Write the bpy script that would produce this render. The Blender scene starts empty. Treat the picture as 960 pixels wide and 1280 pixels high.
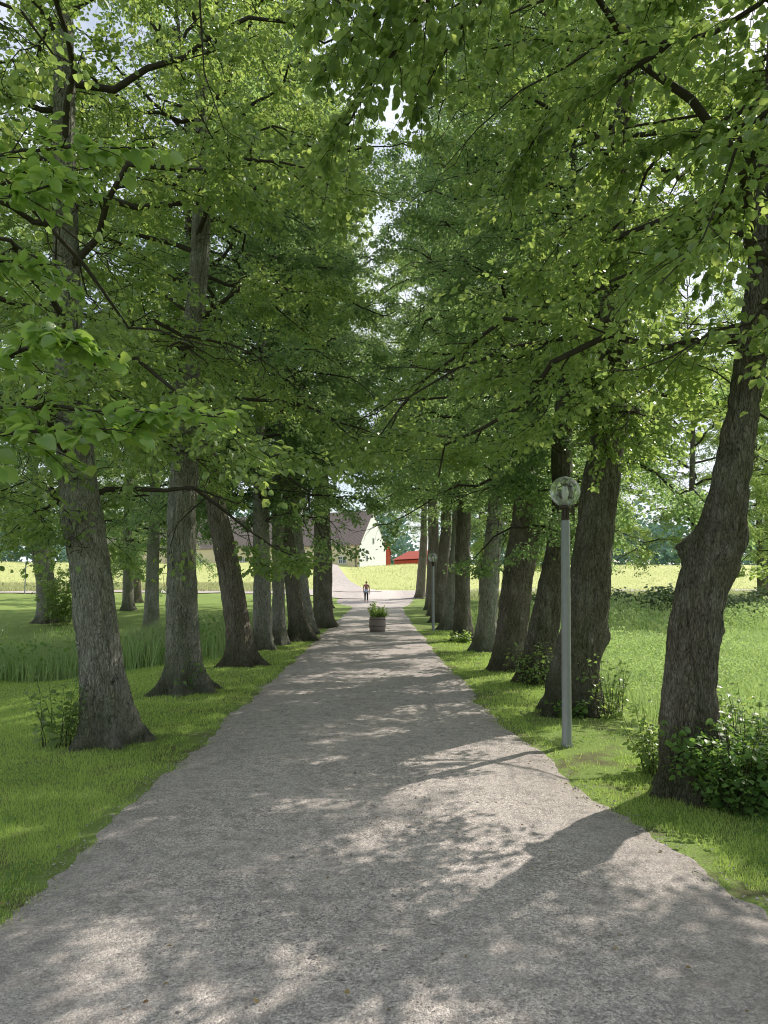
import bpy, math, random
import numpy as np
from mathutils import Vector, Matrix, Quaternion

rng = np.random.default_rng(11)
random.seed(11)
sc = bpy.context.scene
COL = sc.collection
PI = math.pi

# ------------------------------------------------------------------ camera numbers
CAM_H, F, TH = 1.70, 961.0, math.atan((727 - 640) / 961.0)
def at(px, py, d):
    """a point of the place, d metres along the avenue"""
    xr, yr = (px - 480) / F, (640 - py) / F
    Y = math.cos(TH) - yr * math.sin(TH)
    Z = math.sin(TH) + yr * math.cos(TH)
    k = d / Y
    return (xr * k, d, CAM_H + Z * k)

# ------------------------------------------------------------------ mesh helpers
def mesh_np(name, V, Q=None, T=None, smooth=False):
    V = np.asarray(V, np.float32).reshape(-1, 3)
    me = bpy.data.meshes.new(name)
    me.vertices.add(len(V)); me.vertices.foreach_set('co', V.ravel())
    nq = 0 if Q is None else len(Q); nt = 0 if T is None else len(T)
    parts, starts = [], []
    if nq:
        parts.append(np.asarray(Q, np.int32).ravel()); starts.append(np.arange(nq, dtype=np.int32) * 4)
    if nt:
        parts.append(np.asarray(T, np.int32).ravel()); starts.append(nq * 4 + np.arange(nt, dtype=np.int32) * 3)
    L = np.concatenate(parts); S = np.concatenate(starts)
    me.loops.add(len(L)); me.loops.foreach_set('vertex_index', L)
    me.polygons.add(nq + nt); me.polygons.foreach_set('loop_start', S)
    me.polygons.foreach_set('use_smooth', np.full(nq + nt, bool(smooth)))
    me.update(calc_edges=True); me.validate()
    return me

class MB:
    """collects pieces of ONE mesh"""
    def __init__(self): self.V, self.Q, self.T, self.n = [], [], [], 0
    def add(self, V, Q=None, T=None):
        V = np.asarray(V, np.float32).reshape(-1, 3)
        if Q is not None and len(Q): self.Q.append(np.asarray(Q, np.int32) + self.n)
        if T is not None and len(T): self.T.append(np.asarray(T, np.int32) + self.n)
        self.V.append(V); self.n += len(V); return self
    def mesh(self, name, smooth=False):
        return mesh_np(name, np.concatenate(self.V), np.concatenate(self.Q) if self.Q else None,
                       np.concatenate(self.T) if self.T else None, smooth)
    def box(self, x0, x1, y0, y1, z0, z1):
        v = [(x, y, z) for z in (z0, z1) for y in (y0, y1) for x in (x0, x1)]
        return self.add(v, [(0, 2, 3, 1), (4, 5, 7, 6), (0, 1, 5, 4), (2, 6, 7, 3), (0, 4, 6, 2), (1, 3, 7, 5)])
    def lathe(self, prof, n=32, c=(0, 0)):
        prof = np.asarray(prof, float); a = np.linspace(0, 2 * PI, n, endpoint=False); m = len(prof)
        V = np.stack([c[0] + prof[:, 0:1] * np.cos(a), c[1] + prof[:, 0:1] * np.sin(a), np.repeat(prof[:, 1:2], n, 1)], -1)
        i = np.arange(m - 1)[:, None] * n; j = np.arange(n)[None]; k = (j + 1) % n
        Q = np.stack([i + j, i + k, i + n + k, i + n + j], -1).reshape(-1, 4)
        return self.add(V, Q)

def obj(name, me, mat, parent=None, loc=(0, 0, 0)):
    o = bpy.data.objects.new(name, me); COL.objects.link(o); o.location = loc
    if mat is not None and not me.materials: me.materials.append(mat)
    if parent is not None: o.parent = parent
    return o
def empty(name, loc, rz=0.0):
    o = bpy.data.objects.new(name, None); COL.objects.link(o); o.location = loc; o.rotation_euler = (0, 0, rz)
    o.empty_display_size = 0.2
    return o
def tag(o, label=None, cat=None, group=None, kind=None):
    for k, v in (('label', label), ('category', cat), ('group', group), ('kind', kind)):
        if v: o[k] = v
    return o
def nrm(a): return a / np.maximum(np.linalg.norm(a, axis=-1, keepdims=True), 1e-9)

def tubes(P, R, sides=6):
    """P (T,M,3) polylines, R (T,M) radii -> verts, quads"""
    P = np.asarray(P, float); T, M, _ = P.shape
    t = nrm(np.gradient(P, axis=1))
    ref = np.where(np.abs(t[..., 2:3]) > 0.9, np.array([1., 0, 0]), np.array([0, 0, 1.]))
    u = nrm(np.cross(t, ref)); v = np.cross(t, u)
    a = np.linspace(0, 2 * PI, sides, endpoint=False)
    V = P[:, :, None] + R[:, :, None, None] * (np.cos(a)[None, None, :, None] * u[:, :, None] + np.sin(a)[None, None, :, None] * v[:, :, None])
    base = (np.arange(T)[:, None, None] * M + np.arange(M - 1)[None, :, None]) * sides
    j = np.arange(sides)[None, None]; k = (j + 1) % sides
    Q = np.stack(np.broadcast_arrays(base + j, base + k, base + sides + k, base + sides + j), -1).reshape(-1, 4)
    return V.reshape(-1, 3), Q

def leaf_mesh(pos, ax, nm, size, asp=0.82, fold=0.16):
    """rounded leaves, six corners, folded on the midrib"""
    ax = nrm(ax); nm = nrm(nm - (nm * ax).sum(-1, keepdims=True) * ax); sd = np.cross(ax, nm)
    N = len(pos); s = size[:, None]
    tp = [(0, 0, 0), (.30, .5, 1), (.72, .40, .8), (1.0, 0, -.25), (.72, -.40, .8), (.30, -.5, 1)]
    cols = [pos + s * (a * ax + b * asp * sd + f * fold * nm) for a, b, f in tp]
    V = np.stack(cols, 1).reshape(-1, 3)
    o = np.arange(N)[:, None] * 6
    Q = np.concatenate([o + np.array([[0, 1, 2, 3]]), o + np.array([[0, 3, 4, 5]])])
    return V, Q

_perm = np.random.default_rng(5).random(4096)
def vnoise(p, seed=0):
    p = np.asarray(p, float); i = np.floor(p).astype(np.int64); f = p - i; f = f * f * (3 - 2 * f)
    def h(a, b, c): return _perm[(a * 73856093 ^ b * 19349663 ^ c * 83492791 ^ seed * 2654435) & 4095]
    r = 0
    for dx in (0, 1):
        for dy in (0, 1):
            for dz in (0, 1):
                w = (f[..., 0] if dx else 1 - f[..., 0]) * (f[..., 1] if dy else 1 - f[..., 1]) * (f[..., 2] if dz else 1 - f[..., 2])
                r = r + w * h(i[..., 0] + dx, i[..., 1] + dy, i[..., 2] + dz)
    return r
def fbm2(x, y, s, seed=0):
    z = np.zeros_like(x)
    return (vnoise(np.stack([x * s, y * s, z], -1), seed) * .6 + vnoise(np.stack([x * s * 2.3, y * s * 2.3, z + 7], -1), seed) * .4)
def ss(a, b, x):
    t = np.clip((x - a) / (b - a), 0, 1); return t * t * (3 - 2 * t)

# ------------------------------------------------------------------ materials
def mat(name, build):
    m = bpy.data.materials.new(name); m.use_nodes = True
    nt = m.node_tree; nt.nodes.clear()
    out = nt.nodes.new('ShaderNodeOutputMaterial')
    nt.links.new(build(NT(nt)), out.inputs[0])
    return m
class NT:
    def __init__(self, nt): self.t = nt
    def n(self, typ, ins=None, **kw):
        nd = self.t.nodes.new('ShaderNode' + typ)
        for k, v in kw.items(): setattr(nd, k, v)
        for k, v in (ins or {}).items():
            s = nd.inputs[k]
            if hasattr(v, 'is_linked') or isinstance(v, bpy.types.NodeSocket): self.t.links.new(v, s)
            else: s.default_value = v
        return nd
    def coord(self, which='Object', sc=(1, 1, 1), loc=(0, 0, 0)):
        c = self.n('TexCoord').outputs[which]
        return self.n('Mapping', {'Vector': c, 'Scale': sc, 'Location': loc}).outputs[0]
    def noise(self, v, s, det=4, rough=.55, dist=0.0):
        return self.n('TexNoise', {'Vector': v, 'Scale': s, 'Detail': det, 'Roughness': rough, 'Distortion': dist}).outputs[0]
    def vor(self, v, s, feature='F1', out=0, rand=1.0):
        return self.n('TexVoronoi', {'Vector': v, 'Scale': s, 'Randomness': rand}, feature=feature).outputs[out]
    def ramp(self, f, stops):
        nd = self.n('ValToRGB', {'Fac': f}); e = nd.color_ramp.elements
        while len(e) < len(stops): e.new(0.5)
        for el, (p, c) in zip(e, stops):
            el.position = p; el.color = (c, c, c, 1) if isinstance(c, (int, float)) else (*c, 1)
        return nd.outputs[0]
    def mix(self, f, a, b, mode='MIX'):
        nd = self.n('MixRGB', blend_type=mode)
        for k, v in (('Fac', f), ('Color1', a), ('Color2', b)):
            s = nd.inputs[k]
            if isinstance(v, bpy.types.NodeSocket): self.t.links.new(v, s)
            elif k == 'Fac': s.default_value = v
            else: s.default_value = (v, v, v, 1) if isinstance(v, (int, float)) else (*v, 1)
        return nd.outputs[0]
    def math(self, op, a, b=0.0):
        nd = self.n('Math', operation=op)
        for i, v in enumerate((a, b)):
            if isinstance(v, bpy.types.NodeSocket): self.t.links.new(v, nd.inputs[i])
            else: nd.inputs[i].default_value = v
        return nd.outputs[0]
    def bump(self, h, strength=.5, dist=.02, normal=None):
        ins = {'Height': h, 'Strength': strength, 'Distance': dist}
        if normal is not None: ins['Normal'] = normal
        return self.n('Bump', ins).outputs[0]
    def pbr(self, col, rough=.8, nor=None, spec=.3, metal=0.0, **kw):
        ins = {'Base Color': col if isinstance(col, bpy.types.NodeSocket) else (*col, 1), 'Roughness': rough,
               'Specular IOR Level': spec, 'Metallic': metal}
        if nor is not None: ins['Normal'] = nor
        ins.update(kw)
        return self.n('BsdfPrincipled', ins).outputs[0]

def leaf_mat(name, c1, c2, tr, trf=.42, rough=.42, spec=.45, scale=.55):
    def b(N):
        isl = N.n('NewGeometry').outputs['Random Per Island']
        c = N.ramp(isl, [(0.0, c1), (.55, [.5 * (a + b_) for a, b_ in zip(c1, c2)]), (.9, c2), (1.0, (c2[0] * 1.35, c2[1] * 1.15, c2[2] * .8))])
        t = N.mix(isl, tr, (tr[0] * .62, tr[1] * .75, tr[2] * .8))
        p = N.pbr(c, rough, None, spec)
        tl = N.n('BsdfTranslucent', {'Color': t}).outputs[0]
        return N.n('MixShader', {0: trf, 1: p, 2: tl}).outputs[0]
    return mat(name, b)
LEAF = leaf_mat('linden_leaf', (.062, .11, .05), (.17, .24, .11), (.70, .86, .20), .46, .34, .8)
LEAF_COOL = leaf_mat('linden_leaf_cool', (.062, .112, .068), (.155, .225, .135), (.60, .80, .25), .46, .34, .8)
LEAF_BRIGHT = leaf_mat('sun_painted_leaf', (.18, .27, .09), (.32, .42, .14), (.74, .88, .22))  # lighter leaf copy, sunlit look painted into the colour of the field trees
LEAF_BIG = leaf_mat('near_leaf', (.11, .19, .065), (.22, .33, .12), (.68, .90, .16), .46, .30, .9, 2.0)  # colour brightened to stand in for sunlight the near boughs don't get
LEAF_DARK = leaf_mat('undergrowth_leaf', (.085, .165, .055), (.18, .29, .09), (.38, .60, .09), .4)
WEED = leaf_mat('weed_leaf', (.34, .46, .17), (.56, .62, .34), (.62, .78, .26), .4, .5, .4)
SHRUB = leaf_mat('bramble_leaf', (.12, .17, .09), (.24, .29, .17), (.22, .32, .09), .3)
GRASS = leaf_mat('lawn_blade', (.35, .47, .13), (.48, .58, .18), (.72, .90, .20), .42, .6, .2, .9)
TALL = leaf_mat('tall_grass_blade', (.25, .37, .15), (.40, .50, .24), (.56, .74, .24), .4, .6, .25, .6)
PALE = leaf_mat('seed_head', (.30, .36, .17), (.50, .52, .32), (.40, .48, .18), .35, .7, .2)
STRAW = leaf_mat('meadow_blade', (.48, .49, .24), (.62, .60, .38), (.56, .57, .28), .4, .7, .2, .3)
FAR = leaf_mat('hazed_distant_leaf', (.13, .22, .20), (.20, .30, .27), (.16, .28, .20), .25, .8, .1, .03)  # bluish air haze painted into the leaf colour, no volume

def bark_build(N, base, light, moss):
    v = N.coord('Object', (1, 1, .26))
    wob = N.n('TexNoise', {'Vector': v, 'Scale': 11.0, 'Detail': 4.0}).outputs['Color']
    v2 = N.n('VectorMath', {0: v, 1: N.n('VectorMath', {0: wob, 'Scale': .12}, operation='SCALE').outputs[0]}, operation='ADD').outputs[0]
    cr = N.ramp(N.vor(v2, 50, 'DISTANCE_TO_EDGE'), [(0.0, 0.0), (.10, .55), (.35, 1.0)])
    fl = N.ramp(N.noise(v2, 30, 5, .7), [(.30, 0.0), (.70, 1.0)])
    fine = N.noise(N.coord('Object', (1, 1, .6)), 85, 4, .7)
    h = N.math('ADD', N.math('MULTIPLY', cr, .7), N.math('ADD', N.math('MULTIPLY', fl, .8), N.math('MULTIPLY', fine, .35)))
    pit = N.ramp(N.math('MULTIPLY', N.math('ADD', N.math('MULTIPLY', cr, .55), .45), N.math('ADD', N.math('MULTIPLY', fl, .6), .4)), [(.22, 0.0), (.40, .55), (.75, 1.0)])
    c = N.mix(pit, (base[0] * .12, base[1] * .11, base[2] * .10), (base[0] * 1.3, base[1] * 1.3, base[2] * 1.3))
    lich = N.ramp(N.noise(N.coord('Object', (1, 1, .6)), 3.6, 6, .72), [(.45, 0.0), (.62, 1.0)])
    c = N.mix(N.math('MULTIPLY', N.math('MULTIPLY', lich, pit), .85), c, light)
    ms = N.ramp(N.noise(N.coord('Object', (1, 1, .45), (3, 1, 7)), 2.3, 5, .65), [(.48, 0.0), (.68, 1.0)])
    c = N.mix(N.math('MULTIPLY', ms, .55), c, N.mix(pit, (moss[0] * .3, moss[1] * .3, moss[2] * .3), moss))
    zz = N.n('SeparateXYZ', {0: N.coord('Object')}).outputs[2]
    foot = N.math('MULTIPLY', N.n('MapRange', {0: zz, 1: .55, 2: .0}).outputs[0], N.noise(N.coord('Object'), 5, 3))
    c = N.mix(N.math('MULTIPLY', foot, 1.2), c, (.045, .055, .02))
    return N.pbr(c, .92, N.bump(h, 1.0, .05), .12)
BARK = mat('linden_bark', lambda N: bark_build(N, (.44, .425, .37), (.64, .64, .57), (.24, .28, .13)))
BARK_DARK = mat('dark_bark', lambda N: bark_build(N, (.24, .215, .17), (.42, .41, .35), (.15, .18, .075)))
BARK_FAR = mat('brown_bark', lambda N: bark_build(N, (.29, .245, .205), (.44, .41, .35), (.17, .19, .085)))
TWIG = mat('twig_bark', lambda N: N.pbr(N.mix(N.noise(N.coord('Object'), 14), (.03, .026, .02), (.09, .08, .062)), .9, None, .1))

def ground_build(N):
    v = N.coord('Object')
    n1 = N.noise(v, .35, 4); n2 = N.noise(v, 6, 4); n3 = N.noise(v, 55, 3, .7)
    c = N.mix(N.ramp(n1, [(.35, 0), (.65, 1)]), (.28, .385, .11), (.36, .46, .14))
    c = N.mix(N.math('MULTIPLY', n2, .5), c, (.15, .22, .05))
    c = N.mix(N.ramp(n3, [(.4, .55), (.62, 0)]), c, (.07, .11, .03))
    sep = N.n('SeparateXYZ', {0: v})
    # far meadow goes to straw
    yy = N.math('ADD', sep.outputs[1], N.math('MULTIPLY', n1, 16))
    m = N.n('MapRange', {0: yy, 1: 72.0, 2: 88.0}).outputs[0]
    straw = N.mix(N.noise(N.coord('Object', (.5, 1.4, 1)), .5, 5), (.42, .48, .16), (.58, .58, .27))
    c = N.mix(m, c, straw)
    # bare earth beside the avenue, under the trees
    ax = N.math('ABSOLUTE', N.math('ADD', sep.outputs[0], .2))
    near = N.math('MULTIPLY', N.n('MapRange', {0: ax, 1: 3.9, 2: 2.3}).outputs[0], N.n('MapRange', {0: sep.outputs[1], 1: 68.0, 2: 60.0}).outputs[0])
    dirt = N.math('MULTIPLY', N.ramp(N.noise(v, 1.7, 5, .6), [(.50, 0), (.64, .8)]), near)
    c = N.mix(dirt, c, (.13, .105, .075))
    h = N.math('ADD', n3, N.math('MULTIPLY', n2, .6))
    return N.pbr(c, .95, N.bump(h, .5, .04), .1)
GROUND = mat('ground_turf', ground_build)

def gravel_build(N, k=1.0, warm=0.0):
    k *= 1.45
    v = N.coord('Object')
    cell = N.n('TexVoronoi', {'Vector': v, 'Scale': 75.0}); cell2 = N.n('TexVoronoi', {'Vector': v, 'Scale': 165.0})
    big = N.noise(v, .8, 5, .6); mid = N.noise(v, 9, 4, .65)
    g = N.mix(.5, cell.outputs['Color'], cell2.outputs['Color'])
    g = N.n('RGBToBW', {0: g}).outputs[0]
    c = N.ramp(g, [(.15, (.12 * k, .112 * k, .115 * k)), (.5, (.345 * k, .305 * k, .288 * k)), (.85, (.64 * k, .575 * k, .535 * k))])
    c = N.mix(N.ramp(big, [(.38, 0), (.62, .45)]), c, (.37 * k, .335 * k, .318 * k))
    c = N.mix(N.ramp(mid, [(.36, .45), (.52, 0)]), c, (.15 * k, .135 * k, .13 * k))
    ax = N.math('ABSOLUTE', N.math('ADD', N.n('SeparateXYZ', {0: v}).outputs[0], .12))
    worn = N.math('MULTIPLY', N.n('MapRange', {0: ax, 1: 1.0, 2: 2.1}).outputs[0], N.noise(v, 3.0, 4))
    c = N.mix(N.math('MULTIPLY', worn, .9), c, (.17 * k, .15 * k, .138 * k))
    h = N.math('ADD', N.math('MULTIPLY', N.math('SUBTRACT', 1.0, cell.outputs[0]), .7), N.math('MULTIPLY', N.math('SUBTRACT', 1.0, cell2.outputs[0]), .4))
    h = N.math('ADD', h, N.math('MULTIPLY', mid, 1.6))
    return N.pbr(c, .95, N.bump(h, .8, .012), .15)
GRAVEL = mat('path_gravel', lambda N: gravel_build(N))
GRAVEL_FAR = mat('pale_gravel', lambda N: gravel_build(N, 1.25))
STONE = mat('loose_stone', lambda N: N.pbr(N.mix(N.n('NewGeometry').outputs['Random Per Island'], (.19, .17, .16), (.52, .48, .44)), .9, None, .2))
LITTER = mat('fallen_leaf', lambda N: N.pbr(N.mix(N.n('NewGeometry').outputs['Random Per Island'], (.20, .12, .06), (.36, .28, .12)), .8, None, .2))

STEEL = mat('galvanised_steel', lambda N: N.pbr(N.mix(N.noise(N.coord('Object', (1, 1, .3)), 25, 5), (.24, .255, .26), (.33, .345, .35)), N.math('ADD', .42, N.math('MULTIPLY', N.noise(N.coord('Object'), 18), .2)), N.bump(N.noise(N.coord('Object'), 90), .08, .005), .5, .55))
BROWN_METAL = mat('dark_brown_metal', lambda N: N.pbr(N.mix(N.noise(N.coord('Object'), 30), (.035, .027, .02), (.06, .045, .032)), .45, None, .5, .2))
def glass_build(N):
    g = N.n('BsdfGlossy', {'Color': (1, 1, 1, 1), 'Roughness': .03}).outputs[0]
    t = N.n('BsdfTransparent', {'Color': (.90, .93, .92, 1)}).outputs[0]
    dust = N.n('BsdfDiffuse', {'Color': (.75, .8, .8, 1)}).outputs[0]
    lw = N.n('LayerWeight', {'Blend': .45})
    gt = N.n('MixShader', {0: N.math('ADD', .04, N.math('MULTIPLY', lw.outputs['Fresnel'], .35)), 1: t, 2: g}).outputs[0]
    spots = N.ramp(N.noise(N.coord('Object'), 14, 4, .6), [(.4, .02), (.8, .08)])
    rim = N.math('ADD', spots, N.math('MULTIPLY', N.math('POWER', lw.outputs['Facing'], 3.0), .6))
    return N.n('MixShader', {0: rim, 1: gt, 2: dust}).outputs[0]
GLOBE = mat('clear_globe_glass', glass_build)
OPAL = mat('white_ceramic', lambda N: N.pbr(N.mix(N.noise(N.coord('Object'), 20), (.72, .71, .68), (.8, .79, .77)), .4, None, .5))
def plain(name, a, b, s=12, rough=.8, bump=0.1, spec=.3, det=4):
    return mat(name, lambda N: N.pbr(N.mix(N.noise(N.coord('Object'), s, det), a, b), rough, N.bump(N.noise(N.coord('Object'), s * 4), bump, .01), spec))
WOOD = mat('weathered_oak', lambda N: N.pbr(N.mix(N.noise(N.coord('Object', (1, 1, .12)), 22, 5), (.20, .165, .145), (.36, .31, .285)), .85, N.bump(N.noise(N.coord('Object', (1, 1, .1)), 40), .4, .01), .2))
HOOP = plain('rusty_hoop', (.13, .10, .085), (.2, .16, .14), 20, .6)
SOIL = plain('potting_soil', (.03, .022, .016), (.06, .045, .03), 30, .95, .8)
PLASTER_Y = plain('cream_plaster', (.66, .57, .38), (.74, .65, .46), 1.5, .9)
PLASTER_W = plain('white_plaster', (.78, .79, .82), (.83, .84, .87), 1.5, .9)
RED = plain('falu_red_boards', (.38, .075, .05), (.48, .12, .08), 3, .85)
def tile_build(N):
    w = N.n('TexWave', {'Vector': N.coord('Object'), 'Scale': 1.6, 'Distortion': .3}, bands_direction='X').outputs['Fac']
    c = N.mix(N.noise(N.coord('Object'), 3, 5), (.27, .215, .20), (.37, .305, .28))
    c = N.mix(N.ramp(w, [(.2, .5), (.5, 0)]), c, (.08, .045, .045))
    return N.pbr(c, .85, N.bump(w, .5, .06), .2)
TILE = mat('roof_tiles', tile_build)
PANE = plain('window_glass', (.05, .07, .09), (.10, .13, .16), 2, .12, 0.0, .6)
PAINT_W = plain('white_paint', (.72, .72, .70), (.8, .8, .78), 9, .6)
SKIN = plain('skin', (.50, .30, .21), (.56, .35, .25), 9, .6)
HAIR = plain('brown_hair', (.035, .02, .014), (.07, .045, .03), 40, .6)
DENIM = plain('dark_cloth', (.012, .014, .02), (.03, .032, .042), 60, .9)
SHIRT = mat('red_checked_shirt', lambda N: N.pbr(N.mix(N.n('TexChecker', {'Vector': N.coord('Object'), 'Scale': 16.0}).outputs[1], (.24, .05, .07), (.42, .22, .25)), .9, None, .1))
JACKET = mat('pale_jacket', lambda N: N.pbr(N.mix(N.ramp(N.noise(N.coord('Object'), 11, 2), [(.45, 0), (.55, 1)]), (.70, .72, .78), (.25, .33, .55)), .9, None, .1))
SHOE = plain('pale_shoe', (.5, .42, .4), (.65, .55, .52), 30, .7)
FLOWER = mat('white_petal', lambda N: N.pbr(N.mix(N.n('NewGeometry').outputs['Random Per Island'], (.75, .74, .62), (.82, .80, .55)), .8, None, .2))

# ------------------------------------------------------------------ terrain
def zg(x, y):
    x = np.asarray(x, float); y = np.asarray(y, float)
    left = ss(-2.9, -8.0, x) if False else 1 - ss(-8.0, -2.9, x)
    right = ss(3.0, 5.5, x)
    back = ss(26, 40, y)
    z = -0.45 * left * (1 - back) + 0.35 * left * back
    z = z - 0.45 * left * np.exp(-((y - 21.0) / 2.6) ** 2)
    z = z - 0.55 * right * (1 - ss(24, 34, y)) + 0.5 * right * ss(26, 36, y) * (1 - ss(60, 80, y))
    side = np.maximum(left, right)
    z = z + side * (fbm2(x, y, .22, 3) - .5) * .30
    z = z + ss(58, 80, y) * 0.95 + ss(77, 97, y) * 2.75 + ss(97, 200, y) * 1.6
    z = z + ss(80, 100, y) * (fbm2(x, y, .12, 4) - .5) * .8
    return z
def z1(x, y): return float(zg(np.array([x]), np.array([y]))[0])

def axis_vals(stops):
    out = []
    for a, b, st in stops: out.append(np.arange(a, b, st))
    return np.concatenate(out + [np.array([stops[-1][1]])])
gx = axis_vals([(-900, -200, 100), (-200, -60, 14), (-60, -30, 2), (-30, -10, .9), (-10, 10, .4), (10, 30, .9), (30, 60, 2), (60, 200, 14), (200, 900, 100)])
gy = axis_vals([(-300, -40, 52), (-40, -8, 4), (-8, 30, .4), (30, 110, 1.0), (110, 200, 6), (200, 1400, 100)])
X, Y = np.meshgrid(gx, gy, indexing='xy')
V = np.stack([X, Y, zg(X, Y)], -1)
ny, nx = X.shape
ii = (np.arange(ny - 1)[:, None] * nx + np.arange(nx - 1)[None])
Qg = np.stack([ii, ii + 1, ii + nx + 1, ii + nx], -1).reshape(-1, 4)
tag(obj('ground', mesh_np('ground', V, Qg, smooth=True), GROUND), kind='structure')

def edge_l(y):
    y = np.asarray(y, float)
    return -2.02 - .10 * ss(10, 40, y) - 2.2 * ss(50, 64, y) + (fbm2(y, y * 0 + 3, .9, 8) - .5) * .20 + (fbm2(y, y * 0 + 1, 5, 9) - .5) * .10
def edge_r(y):
    y = np.asarray(y, float)
    return np.interp(y, [0, 4, 6, 8, 10, 16, 28, 50, 64], [2.1, 2.03, 1.80, 1.66, 1.48, 1.36, 1.22, 1.25, 2.6]) + (fbm2(y, y * 0 + 9, .9, 18) - .5) * .20 + (fbm2(y, y * 0 + 2, 5, 19) - .5) * .10
py = np.concatenate([np.arange(-8, 30, .08), np.arange(30, 66.1, .3)])
s = np.linspace(0, 1, 25)
el, er = edge_l(py)[:, None], edge_r(py)[:, None]
PX = el + (er - el) * s[None]; PY = np.repeat(py[:, None], 25, 1)
rut = (fbm2(PX * 1.6, PY * .5, 1.0, 21) - .5) * .016
PZ = zg(PX * .6, PY) - .022 + .056 * np.minimum(1, 5 * np.sin(PI * s))[None] + rut + (fbm2(PX, PY, 7.0, 23) - .5) * .018
m = 25; jj = np.arange(len(py) - 1)[:, None] * m + np.arange(m - 1)[None]
Qp = np.stack([jj, jj + 1, jj + m + 1, jj + m], -1).reshape(-1, 4)
tag(obj('path', mesh_np('path', np.stack([PX, PY, PZ], -1), Qp, smooth=True), GRAVEL), kind='structure')

def strip(name, pts, widths, material, lift=.05, seg=80, seed=0):
    pts = np.asarray(pts, float); t = np.linspace(0, 1, len(pts)); tt = np.linspace(0, 1, seg)
    cx = np.interp(tt, t, pts[:, 0]); cy = np.interp(tt, t, pts[:, 1]); w = np.interp(tt, t, widths)
    for _ in range(6):
        cx[1:-1] = (cx[:-2] + cx[1:-1] * 2 + cx[2:]) / 4; cy[1:-1] = (cy[:-2] + cy[1:-1] * 2 + cy[2:]) / 4
    d = nrm(np.stack([np.gradient(cx), np.gradient(cy)], -1)); nx_, ny_ = -d[:, 1], d[:, 0]
    k = np.linspace(-.5, .5, 9)
    ww = w[:, None] * (1 + .12 * (fbm2(cx * 1.0, cy * 1.0, .6, seed)[:, None] - .5))
    x = cx[:, None] + nx_[:, None] * k * ww; y = cy[:, None] + ny_[:, None] * k * ww
    z = zg(x, y) + lift
    j2 = np.arange(seg - 1)[:, None] * 9 + np.arange(8)[None]
    q = np.stack([j2, j2 + 1, j2 + 10, j2 + 9], -1).reshape(-1, 4)
    return tag(obj(name, mesh_np(name, np.stack([x, y, z], -1), q, smooth=True), material), kind='structure')
strip('gravel_road', [(-60, 67), (-30, 67.5), (-12, 68), (0, 69.5), (14, 71), (40, 72)], [2.0, 2.2, 3.2, 10, 6, 4], GRAVEL_FAR, .06, 160, 2)
strip('track', [(-2.5, 72), (-3.6, 78), (-5.4, 85), (-6.8, 93)], [5, 3.2, 2.6, 2.4], GRAVEL_FAR, .10, 60, 3)

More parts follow.
